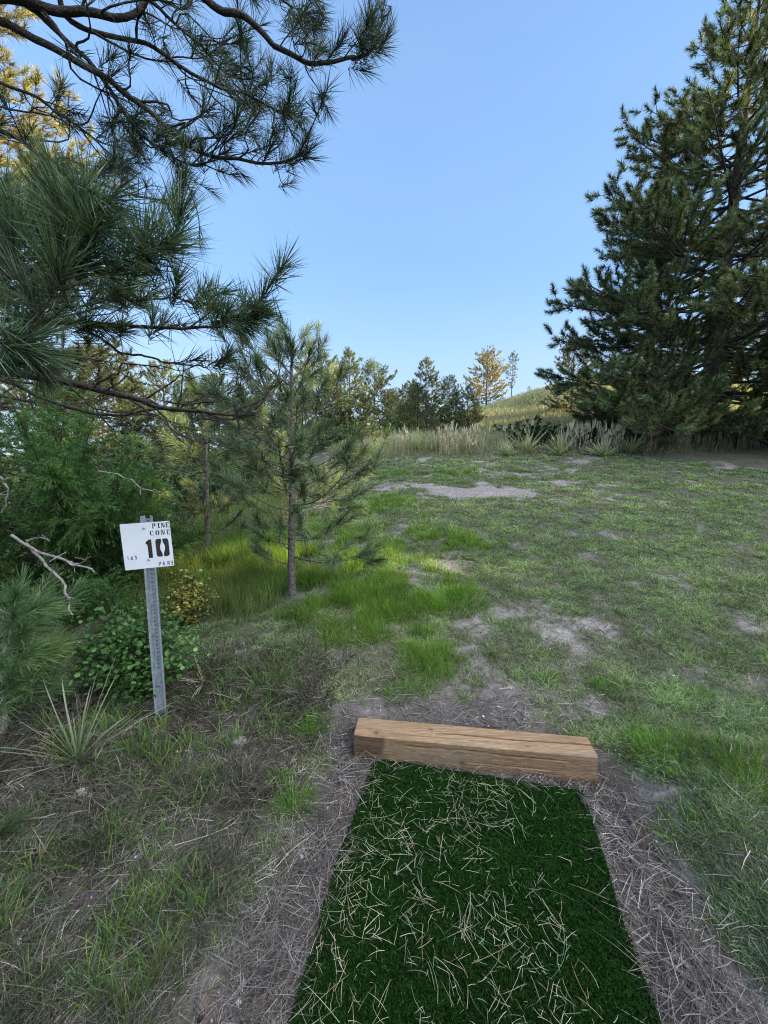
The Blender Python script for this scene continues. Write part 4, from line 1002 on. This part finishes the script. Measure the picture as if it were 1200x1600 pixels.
# the long nearly bare bough below
bough([(-180, 575, 1.8), (-40, 580, 1.8), (80, 592, 1.9), (200, 618, 2.0), (270, 636, 2.1), (330, 642, 2.1), (400, 646, 2.15)], .040, 16, 60, .11, .36, lo=.3, bare=.82, updir=.5)
bough([(-180, 590, 1.9), (-20, 592, 1.95), (70, 622, 2.05), (170, 650, 2.1), (260, 640, 2.2), (330, 652, 2.3), (380, 668, 2.3)], .022, 14, 60, .11, .34, lo=.3, bare=.85, updir=.3)
for ctrl, r_ in [([(290, 640, 2.1), (350, 655, 2.1), (400, 640, 2.1), (428, 600, 2.1), (439, 556, 2.1), (434, 535, 2.1)], .0055), ([(260, 632, 2.1), (330, 628, 2.1), (372, 602, 2.1), (388, 570, 2.1), (389, 555, 2.1)], .0045),
                 ([(150, 606, 1.95), (185, 580, 1.95), (200, 566, 1.95), (240, 572, 1.95), (290, 574, 1.95), (330, 560, 1.95)], .0055), ([(200, 620, 2.0), (255, 660, 2.0), (310, 690, 2.0), (370, 692, 2.0), (420, 682, 2.0)], .005),
                 ([(100, 596, 1.9), (160, 640, 1.9), (240, 652, 1.9), (300, 672, 1.9), (340, 672, 1.9)], .0045), ([(230, 626, 2.0), (270, 600, 2.0), (282, 585, 2.0), (320, 616, 2.0), (365, 628, 2.0)], .0045), ([(60, 590, 1.9), (140, 562, 1.9), (200, 590, 1.9), (260, 606, 1.9)], .005),
                 ([(150, 640, 2.05), (190, 690, 2.05), (240, 716, 2.05), (262, 742, 2.05)], .004), ([(300, 640, 2.1), (360, 668, 2.1), (415, 662, 2.1), (470, 650, 2.1)], .004)]:
    bough(ctrl, r_ * 1.6, 7, 0, .1, .16, lo=.35, from_trunk=False, bare=1)

# ------------------------------------------------------------------ juniper at the left
jr = np.random.default_rng(91)
jb = gp(60, 1010); jb = np.array([-3.15, 3.75, float(H(-3.15, 3.75)) - .05])
TJ = thing('juniper', 'dense green feathery juniper filling the left edge between boughs and sign', 'juniper', jb)
Wj = Bag(); plP, plD = [], []
for q in range(60):
    a = jr.uniform(0, 2 * PI); e_ = jr.uniform(.15, 1.45); L_ = jr.uniform(.9, 1.25) * (1.05 if e_ < .9 else 1.35)
    d = np.array([math.cos(a) * math.cos(e_), math.sin(a) * math.cos(e_), math.sin(e_)])
    s = np.linspace(0, 1, 9); p = jb + [0, 0, .1 + .45 * jr.random()] + np.outer(s * L_, d) + np.outer(s ** 2 * L_, jr.normal(0, .12, 3) + [0, 0, .12])
    Wj.add(*tube(p, .018 * (1 - .85 * s), 5)); t_ = unit(np.gradient(p, axis=0))
    for w_ in range(80):
        t = .18 + .82 * jr.random() ** .8; ii = min(int(t * 8), 7); b = p[ii] + (p[ii + 1] - p[ii]) * (t * 8 - ii)
        dd = unit(t_[ii] * .6 + jr.normal(0, .75, 3) + np.array([0, 0, .15])); l_ = jr.uniform(.10, .32)
        plP.append(b); plD.append(dd * l_)
Wj.build('trunk', M_TWIG, TJ, True)
plP = np.array(plP); plD = np.array(plD); T_ = len(plP); pl = np.linalg.norm(plD, axis=1)
# each plume: a curved stem of scale-leaved sprigs set along both sides, drooping at the end
m_ = 30; s = (np.arange(m_) + .5) / m_; s = np.tile(s, (T_, 1))
cur = jr.normal(0, .25, (T_, 3)) * pl[:, None] + np.array([0, 0, -.22]) * pl[:, None]
base = plP[:, None] + plD[:, None] * s[..., None] + cur[:, None] * (s ** 2)[..., None]
tang = unit(plD[:, None] + 2 * cur[:, None] * s[..., None])
sv = unit(np.cross(plD, jr.normal(size=(T_, 3))))[:, None] * np.where(np.arange(m_) % 2, 1, -1)[None, :, None] + jr.normal(0, .45, (T_, m_, 3))
dd = unit(tang * 1.0 + sv * .75); ln = (.028 + .05 * (1 - s)) * jr.uniform(.6, 1.2, (T_, m_)) * (.6 + 1.6 * pl[:, None])
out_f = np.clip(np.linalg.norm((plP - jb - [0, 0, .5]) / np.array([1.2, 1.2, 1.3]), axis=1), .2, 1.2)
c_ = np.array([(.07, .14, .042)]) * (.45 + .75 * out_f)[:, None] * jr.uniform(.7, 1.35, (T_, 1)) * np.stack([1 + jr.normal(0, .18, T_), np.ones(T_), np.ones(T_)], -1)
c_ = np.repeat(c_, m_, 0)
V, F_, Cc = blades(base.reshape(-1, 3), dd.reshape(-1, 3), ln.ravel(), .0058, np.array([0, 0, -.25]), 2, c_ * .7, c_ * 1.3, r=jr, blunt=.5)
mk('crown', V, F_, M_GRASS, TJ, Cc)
# dead grey boughs poking out of it
for lab, ctrls in [('forked bleached dead branch sticking out below the juniper toward the sign', [([(20, 838, 2.2), (60, 862, 2.15), (100, 876, 2.1), (130, 886, 2.05), (152, 892, 2.0)], .009), ([(38, 848, 2.2), (70, 880, 2.2), (92, 902, 2.15), (103, 925, 2.1), (108, 945, 2.1), (113, 960, 2.1)], .009), ([(100, 876, 2.1), (125, 882, 2.08), (140, 870, 2.05)], .005), ([(45, 845, 2.2), (62, 842, 2.15), (80, 843, 2.1)], .005)]),
                   ('thin dead twig arching from the juniper over the second sapling', [([(150, 735, 2.4), (190, 742, 2.5), (225, 765, 2.5), (270, 770, 2.6)], .005)]),
                   ('short crooked dead stick at the far left edge of the juniper', [([(-10, 740, 2.0), (8, 750, 2.0), (12, 775, 2.0), (2, 800, 2.0)], .007)])]:
    B = Bag()
    for ct, r_ in ctrls:
        p = spline([at(*c_) for c_ in ct], 22); sx = np.linspace(0, 1, 22)
        p = p + np.stack([fbm(sx * 8, sx * 0 + k_ * 9 + ct[0][0], 2, 140 + k_) - .5 for k_ in range(3)], -1) * .025
        B.add(*tube(p, r_ * (1 - .55 * sx), 6))
        for q in range(3):
            ii = int(fr.integers(6, 20)); d = unit(fr.normal(size=3)); B.add(*tube(p[ii] + np.outer(np.linspace(0, 1, 3) * .05, d), r_ * .35, 4))
    tag(recentre(B.build('dead_branch', M_DEAD, None, True)), lab, 'dead branch')

# ------------------------------------------------------------------ low pine bush at the lower left
pr_ = np.random.default_rng(55)
pb = gp(2, 1150)
TP = thing('low_pine', 'low bushy pine with long soft needles at the left edge below the juniper', 'young pine', pb)
Wp = Bag(); stem = spline([pb - [0, 0, .05], at(8, 1090, pb[1]), at(14, 1060, pb[1] + .02), at(2, 990, pb[1] + .05), at(-30, 900, pb[1])], 20)
Wp.add(*tube(stem, np.linspace(.020, .010, 20), 8), None)
tp, td = [], []
for q in range(30):
    t = pr_.uniform(.25, 1); ii = int(t * 19); a = pr_.uniform(-1.2, 1.9); L_ = pr_.uniform(.14, .40)
    d = unit(np.array([math.cos(a), math.sin(a) * .9, pr_.normal(.05, .3)])); s = np.linspace(0, 1, 6)
    p = stem[ii] + np.outer(s * L_, d) + np.outer(s ** 2, [0, 0, .25 * L_]); Wp.add(*tube(p, .006 * (1 - .6 * s), 5))
    for w_ in (1.0, .6):
        jj = int(w_ * 5); tp.append(p[jj]); td.append(unit(p[jj] - p[jj - 1]) + [0, 0, .15] + pr_.normal(0, .25, 3))
Wp.build('trunk', M_DEAD, TP, True)
V, F_, Cc = needles(tp, td, 120, .16, .0030, .16, (.2, 1.1), (.06, .10, .045), (.18, .30, .12), pr_, 2, .14, .25)
mk('crown', V, F_, M_NEEDLE, TP, Cc)
# a second tuft of pine boughs at the very corner
pb2 = gp(-40, 1330)
TP2 = thing('low_pine', 'little pine seedling with dark green needles at the left edge above the rough turf', 'young pine', pb2)
Wp = Bag(); tp, td = [], []
for q in range(11):
    d = unit(np.array([pr_.uniform(.2, 1.0), pr_.normal(0, .6), pr_.uniform(.1, .7)])); L_ = pr_.uniform(.06, .16); s = np.linspace(0, 1, 4)
    p = pb2 + np.outer(s * L_, d); Wp.add(*tube(p, .004, 4)); tp.append(p[-1]); td.append(d)
Wp.build('trunk', M_TWIG, TP2, True)
V, F_, Cc = needles(tp, td, 120, .12, .0017, .10, (.2, 1.2), (.04, .07, .03), (.10, .17, .065), pr_, 2, .15, .25); mk('crown', V, F_, M_NEEDLE, TP2, Cc)

# ------------------------------------------------------------------ broad leaved bush behind the post
br_ = np.random.default_rng(66)
def bush(base, rx, ry, h, nst, nlf, ls, cols, name, label, cat, outl=1.0):
    T = thing(name, label, cat, base); Ws = Bag(); LP, LN = [], []
    for q in range(nst):
        a = br_.uniform(0, 2 * PI); q_ = br_.random() ** .5
        e_ = np.array([math.cos(a) * rx * q_, math.sin(a) * ry * q_, h * (1.05 - .55 * q_ ** 2) * br_.uniform(.55, 1.05)]); s = np.linspace(0, 1, 7)
        p = base + np.outer(s, e_) * np.stack([s ** .3, s ** .3, np.ones(7)], -1) + np.outer(np.sin(s * 5), br_.normal(0, .02, 3)); Ws.add(*tube(p, .0035 * (1 - .6 * s), 4))
        for w_ in range(nlf):
            t = .15 + .85 * br_.random() ** .7; ii = min(int(t * 6), 5); LP.append(p[ii] + (p[ii + 1] - p[ii]) * (t * 6 - ii) + br_.normal(0, .035, 3)); LN.append(br_.normal(0, .55, 3) + [0, 0, 1])
    Ws.build('stems', M_TWIG, T, True)
    LP = np.array(LP); LN = unit(np.array(LN)); n_ = len(LP)
    X_ = unit(np.cross(LN, br_.normal(size=(n_, 3)))); Y_ = np.cross(LN, X_)
    # three lobed leaf outline
    ol = np.array([(0, -.5), (.30, -.42), (.52, -.05), (.36, .12), (.40, .38), (.14, .34), (0, .55), (-.14, .34), (-.40, .38), (-.36, .12), (-.52, -.05), (-.30, -.42)]); kk = len(ol)
    sz = ls * br_.uniform(.6, 1.25, n_)
    v = LP[:, None] + (X_[:, None] * ol[None, :, :1] + Y_[:, None] * ol[None, :, 1:]) * sz[:, None, None] + LN[:, None] * (np.abs(ol[None, :, :1]) * .35) * sz[:, None, None]
    v = np.concatenate([v, LP[:, None]], 1); b_ = (np.arange(n_) * (kk + 1))[:, None]; a_ = np.arange(kk)
    f = (b_[..., None] + np.stack([a_, (a_ + 1) % kk, np.full(kk, kk)], -1)[None]).reshape(-1, 3)
    cols = np.array(cols); c = cols[br_.integers(0, len(cols), n_)] * br_.uniform(.65, 1.35, (n_, 1))
    mk('leaves', v.reshape(-1, 3), f, M_LEAF, T, np.repeat(c, kk + 1, 0))
    return T
b = gp(185, 1120); b[1] += .18; b[2] = float(H(b[0], b[1])) - .02
bush(b, .46, .28, .74, 130, 26, .031, [(.07, .17, .045), (.09, .21, .055), (.06, .135, .04), (.13, .24, .07)], 'leafy_bush', 'round leaved green bush growing behind and left of the sign post', 'bush')
b = gp(262, 1010); b[1] += .35; b[2] = float(H(b[0], b[1])) - .02
bush(b, .24, .25, .56, 60, 20, .027, [(.24, .27, .06), (.30, .29, .08), (.13, .20, .05), (.38, .33, .10)], 'leafy_bush', 'small bush with sun coloured into its yellow leaves peeking out right of the sign post', 'bush')  # leaf yellows stand in for sun falling on the bush
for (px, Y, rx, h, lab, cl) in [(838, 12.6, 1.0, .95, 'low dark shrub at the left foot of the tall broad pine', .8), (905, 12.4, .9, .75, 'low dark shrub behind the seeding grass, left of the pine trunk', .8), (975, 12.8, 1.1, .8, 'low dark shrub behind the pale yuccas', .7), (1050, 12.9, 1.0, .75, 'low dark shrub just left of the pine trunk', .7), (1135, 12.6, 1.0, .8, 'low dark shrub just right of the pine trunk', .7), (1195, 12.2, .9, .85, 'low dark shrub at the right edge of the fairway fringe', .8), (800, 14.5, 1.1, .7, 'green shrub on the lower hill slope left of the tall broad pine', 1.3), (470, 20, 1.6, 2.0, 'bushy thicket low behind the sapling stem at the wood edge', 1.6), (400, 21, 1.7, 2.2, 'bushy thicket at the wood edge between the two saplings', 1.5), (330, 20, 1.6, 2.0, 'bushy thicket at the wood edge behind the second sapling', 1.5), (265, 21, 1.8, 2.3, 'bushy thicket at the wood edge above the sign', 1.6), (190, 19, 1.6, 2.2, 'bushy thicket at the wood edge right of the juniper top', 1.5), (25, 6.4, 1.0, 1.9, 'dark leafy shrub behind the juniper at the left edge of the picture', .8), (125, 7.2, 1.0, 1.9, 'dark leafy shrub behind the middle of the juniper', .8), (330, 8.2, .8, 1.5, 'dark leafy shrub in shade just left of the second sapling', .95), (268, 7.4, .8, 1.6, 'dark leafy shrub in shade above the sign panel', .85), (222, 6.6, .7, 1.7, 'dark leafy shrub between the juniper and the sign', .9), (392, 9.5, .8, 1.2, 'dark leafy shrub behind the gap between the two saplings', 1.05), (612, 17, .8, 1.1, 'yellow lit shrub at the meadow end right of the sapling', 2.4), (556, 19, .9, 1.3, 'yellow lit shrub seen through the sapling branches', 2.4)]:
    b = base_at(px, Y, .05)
    bush(b, rx, rx * .8, h, 44 if Y > 10 else 80, 22 if Y > 10 else 30, .10 if Y > 10 else .06, np.array([(.045, .085, .035), (.06, .10, .04), (.035, .065, .03)]) * cl, 'low_shrub', lab, 'shrub')  # the yellow lit shrubs get brighter leaf colour in place of sun

# ------------------------------------------------------------------ yuccas, dead tufts, single grass clumps
yr = np.random.default_rng(12)
def yucca(base, n_, L_, W_, c0, c1, label, name='yucca', cat='yucca', e=(.1, 1.4), droop=.18, G=None):
    a = yr.uniform(0, 2 * PI, n_); el = yr.uniform(*e, n_)
    D = np.stack([np.cos(a) * np.cos(el), np.sin(a) * np.cos(el), np.sin(el)], -1)
    V, F_, Cc = blades(base + D * .01, D, L_ * yr.uniform(.55, 1.1, n_), W_ * yr.uniform(.7, 1.2, n_), np.stack([yr.normal(0, .05, n_), yr.normal(0, .05, n_), -droop * yr.uniform(.2, 1.6, n_)], -1), 5, c0, c1, side=np.cross(D, [0, 0, 1.0]) + yr.normal(0, .25, (n_, 3)), blunt=.35)
    return tag(recentre(mk(name, V, F_, M_GRASS, None, Cc)), label, cat)
yucca(gp(122, 1192), 40, .56, .009, (.12, .17, .07), (.30, .34, .25), 'sparse spiky yucca with long grey green blades in front of the low pine', droop=.14)
yucca(gp(348, 815), 70, .42, .010, (.12, .16, .09), (.20, .25, .16), 'round spiky yucca in the grass between the two saplings')
yucca(gp(318, 1068), 26, .21, .005, (.45, .38, .26), (.50, .43, .30), 'straw coloured dead grass tuft right of the sign post', 'dead_tuft', 'dead grass', (.05, .9), .25)
for px, Y, s_, lab in [(790, 11.6, .5, 'pale yucca farthest left on the fairway fringe'), (822, 12.0, .85, 'tall pale yucca below the left shrub of the fringe'), (875, 11.5, .75, 'tall pale yucca on the fringe, left of the pair by the dark shrub'), (942, 11.2, .6, 'spreading yucca on the fringe, left one of the pair'), (985, 11.7, .55, 'grey green yucca on the fringe, right one of the pair'), (1050, 12.2, .85, 'pale yucca before the trunk of the tall broad pine'), (655, 12.6, .8, 'pale yucca at the meadow end beside the low bright young pine')]:
    yucca(base_at(px, Y - .3, .0), 60, s_ * 1.15, .034, (.26, .31, .19), (.50, .52, .36), lab, e=(.3, 1.5), droop=.12)
def clump(px, py, n_, rad, L_, lab, cols=((.13, .30, .03), (.17, .33, .045), (.10, .23, .03)), dry=0.0):
    p = gp(px, py); x = p[0] + np.clip(yr.normal(0, rad, n_), -1.6 * rad, 1.6 * rad); y = p[1] + np.clip(yr.normal(0, rad * .8, n_), -1.3 * rad, 1.3 * rad)
    rr_ = np.hypot(x - p[0], y - p[1]) / rad; dirx = np.stack([(x - p[0]) / rad, (y - p[1]) / rad], -1)
    D = np.stack([dirx[:, 0] * .28 + yr.normal(0, .2, n_), dirx[:, 1] * .28 + yr.normal(0, .2, n_), np.ones(n_)], -1)
    c = np.array(cols)[yr.integers(0, len(cols), n_)] * yr.uniform(.7, 1.3, (n_, 1))
    if dry: k_ = yr.random(n_) < dry; c[k_] = np.array([.28, .23, .13]) * yr.uniform(.7, 1.3, (k_.sum(), 1))
    V, F_, Cc = blades(np.stack([x, y, H(x, y) - .01], -1), D, L_ * yr.uniform(.5, 1.15, n_) * np.clip(1.15 - .25 * rr_, .5, 1.2), .0035 * math.sqrt(p[1] / 2.2), np.stack([D[:, 0] * .5, D[:, 1] * .5, np.full(n_, -.22)], -1), 3, c * .55, c * 1.15, r=yr, blunt=.2)
    tag(recentre(mk('grass_clump', V, F_, M_GRASS, None, Cc)), lab, 'grass clump')
clump(1020, 1180, 420, .085, .15, 'bright green grass clump on the bank just right of the timber end')
clump(1075, 1165, 200, .07, .12, 'green grass clump touching the right side of the one by the timber end', dry=.2)
clump(985, 1175, 110, .04, .10, 'small dark grass clump closest to the timber end', ((.08, .15, .035), (.12, .17, .05)), .25)
clump(1165, 1215, 480, .10, .16, 'large green and rusty grass clump near the right edge', dry=.22)
clump(1080, 1295, 260, .09, .07, 'green tuft heading the grassy island right of the mat')
clump(460, 1262, 260, .045, .12, 'vivid green grass clump left of the mat')
clump(433, 1225, 110, .035, .09, 'small vivid grass clump above and left of the one left of the mat')
clump(487, 1145, 150, .05, .16, 'green grass clump left of the timber end on the bank')
clump(712, 945, 700, .16, .17, 'large bright tussock standing beyond the timber beside the bare path')
clump(940, 1075, 130, .04, .10, 'small bright grass clump on bare soil beyond the right end of the timber')
clump(857, 1065, 60, .03, .09, 'tiny bright grass clump on bare soil beyond the middle of the timber')
clump(1085, 1085, 200, .08, .09, 'bright grass clump in the fairway right of the bare soil', dry=.15)
clump(630, 1085, 240, .07, .10, 'bright grass clump straight behind the left end of the timber')
clump(215, 1190, 380, .09, .17, 'dark green fine grass clump below the sign post', ((.06, .13, .03), (.08, .16, .04)))
clump(360, 905, 420, .17, .24, 'tall yellow green grass clump catching the sun left of the sapling', ((.40, .42, .07), (.44, .42, .09), (.30, .36, .06)))  # raised yellows carry the sun beam in the blade colour
# a fallen dry stalk and upright dry stalks
for lab, ct, r_ in [('long dry yellow stalk lying across the rough turf', [(272, 1328, 2), (330, 1310, 2), (368, 1290, 2), (388, 1262, 2)], .002), ('pale dry stalk lying down slope below the white stones', [(298, 1186, 2), (292, 1215, 2), (284, 1240, 2), (272, 1290, 2)], .002)]:
    p = spline([gp(a_, b_) + [0, 0, .02] for a_, b_, _ in ct], 18); B = Bag(); B.add(*tube(p, r_ * np.linspace(1, .5, 18), 5), (.45, .40, .24)); tag(recentre(B.build('dry_stalk', M_DRY)), lab, 'dry stalk')
# ------------------------------------------------------------------ light, sky, camera
wd = bpy.data.worlds.new('World'); bpy.context.scene.world = wd; wd.use_nodes = True
nt = wd.node_tree; bg = nt.nodes['Background']
sky = nt.nodes.new('ShaderNodeTexSky'); sky.sky_type = 'NISHITA'; sky.sun_disc = False
sky.sun_elevation = SUN_EL; sky.sun_rotation = SUN_AZ; sky.altitude = 1200; sky.air_density = 1.0; sky.dust_density = .4; sky.ozone_density = 1.0
gm = nt.nodes.new('ShaderNodeVectorMath'); gm.operation = 'SCALE'; gm.inputs['Scale'].default_value = .15
ga = nt.nodes.new('ShaderNodeGamma'); ga.inputs['Gamma'].default_value = .45
gt = nt.nodes.new('ShaderNodeVectorMath'); gt.operation = 'MULTIPLY'; gt.inputs[1].default_value = (.88 / .15, 1.28 / .15, 1.90 / .15)
nt.links.new(sky.outputs[0], gm.inputs[0]); nt.links.new(gm.outputs[0], ga.inputs['Color']); nt.links.new(ga.outputs[0], gt.inputs[0]); 
# bright patch added to the unseen sky behind and above, as fill light
def vm(op, **k):
    q = nt.nodes.new('ShaderNodeVectorMath'); q.operation = op; return q
tc = nt.nodes.new('ShaderNodeTexCoord')
dt = vm('DOT_PRODUCT'); dt.inputs[1].default_value = (-.55, .35, -.76); nt.links.new(tc.outputs['Generated'], dt.inputs[0])
cm = nt.nodes.new('ShaderNodeMapRange'); cm.interpolation_type = 'SMOOTHSTEP'
cm.inputs[1].default_value = -.72; cm.inputs[2].default_value = -.92; cm.inputs[3].default_value = 0; cm.inputs[4].default_value = .9; nt.links.new(dt.outputs['Value'], cm.inputs[0])
cn = nt.nodes.new('ShaderNodeTexNoise'); cn.inputs['Scale'].default_value = 3; cn.inputs['Detail'].default_value = 4; nt.links.new(tc.outputs['Generated'], cn.inputs['Vector'])
c2 = nt.nodes.new('ShaderNodeMath'); c2.operation = 'MULTIPLY_ADD'; c2.inputs[1].default_value = .8; c2.inputs[2].default_value = .6; nt.links.new(cn.outputs['Fac'], c2.inputs[0])
c3 = nt.nodes.new('ShaderNodeMath'); c3.operation = 'MULTIPLY'; nt.links.new(cm.outputs[0], c3.inputs[0]); nt.links.new(c2.outputs[0], c3.inputs[1])
cx = nt.nodes.new('ShaderNodeMix'); cx.data_type = 'RGBA'; cx.clamp_factor = True
cx.inputs[7].default_value = (6.4 / .15, 6.5 / .15, 6.6 / .15, 1)
# paler haze toward the horizon
sx = nt.nodes.new('ShaderNodeSeparateXYZ'); nt.links.new(tc.outputs['Generated'], sx.inputs[0])
hm = nt.nodes.new('ShaderNodeMapRange'); hm.interpolation_type = 'SMOOTHSTEP'; hm.inputs[1].default_value = .42; hm.inputs[2].default_value = .02; hm.inputs[3].default_value = 0; hm.inputs[4].default_value = .92; nt.links.new(sx.outputs['Z'], hm.inputs[0])
wn = nt.nodes.new('ShaderNodeTexNoise'); wn.inputs['Scale'].default_value = 2.2; wn.inputs['Detail'].default_value = 5
mpw = nt.nodes.new('ShaderNodeMapping'); mpw.inputs['Scale'].default_value = (1, 1, 3.5); nt.links.new(tc.outputs['Generated'], mpw.inputs['Vector']); nt.links.new(mpw.outputs[0], wn.inputs['Vector'])
wm = nt.nodes.new('ShaderNodeMath'); wm.operation = 'MULTIPLY_ADD'; wm.inputs[1].default_value = .22; wm.inputs[2].default_value = -.09; nt.links.new(wn.outputs['Fac'], wm.inputs[0])
ha = nt.nodes.new('ShaderNodeMath'); ha.operation = 'ADD'; ha.use_clamp = True; nt.links.new(hm.outputs[0], ha.inputs[0]); nt.links.new(wm.outputs[0], ha.inputs[1])
hx = nt.nodes.new('ShaderNodeMix'); hx.data_type = 'RGBA'; hx.inputs[7].default_value = (.64 / .15, .83 / .15, 1.0 / .15, 1)
nt.links.new(ha.outputs[0], hx.inputs[0]); nt.links.new(gt.outputs[0], hx.inputs[6])
nt.links.new(c3.outputs[0], cx.inputs[0]); nt.links.new(hx.outputs[2], cx.inputs[6]); nt.links.new(cx.outputs[2], bg.inputs['Color']); bg.inputs['Strength'].default_value = 0.15
sl = bpy.data.lights.new('sun', 'SUN'); sl.energy = 17.0; sl.angle = R(.53); sl.color = (1.0, .78, .38)
so = bpy.data.objects.new('sun', sl); C.objects.link(so)
dv = Vector((math.sin(SUN_AZ) * math.cos(SUN_EL), math.cos(SUN_AZ) * math.cos(SUN_EL), math.sin(SUN_EL)))
so.rotation_euler = (-dv).to_track_quat('-Z', 'Y').to_euler(); so.location = (0, 0, 30)
cd = bpy.data.cameras.new('camera'); co = bpy.data.objects.new('camera', cd); C.objects.link(co)
co.location = CAM.tolist(); co.rotation_euler = (PI / 2 - PITCH, 0, 0)
cd.sensor_fit = 'VERTICAL'; cd.sensor_height = 36; cd.lens = 36 * FOC / 1600; cd.clip_start = .02; cd.clip_end = 2000
sc = bpy.context.scene; sc.camera = co
sc.view_settings.view_transform = 'Standard'; sc.view_settings.look = 'None'; sc.view_settings.exposure = 0
sc.render.resolution_x, sc.render.resolution_y = 768, 1024
sc.cycles.max_bounces = 6; sc.cycles.diffuse_bounces = 4; sc.cycles.glossy_bounces = 2; sc.cycles.transmission_bounces = 2
sc.cycles.filter_width = 1.1; sc.cycles.use_adaptive_sampling = False; sc.cycles.use_denoising = True; sc.cycles.denoiser = 'OPENIMAGEDENOISE'; sc.cycles.denoising_input_passes = 'RGB_ALBEDO_NORMAL'; sc.cycles.denoising_prefilter = 'NONE'
wd.cycles.sampling_method = 'MANUAL'; wd.cycles.sample_map_resolution = 1024
sc.cycles.caustics_reflective = False; sc.cycles.caustics_refractive = False
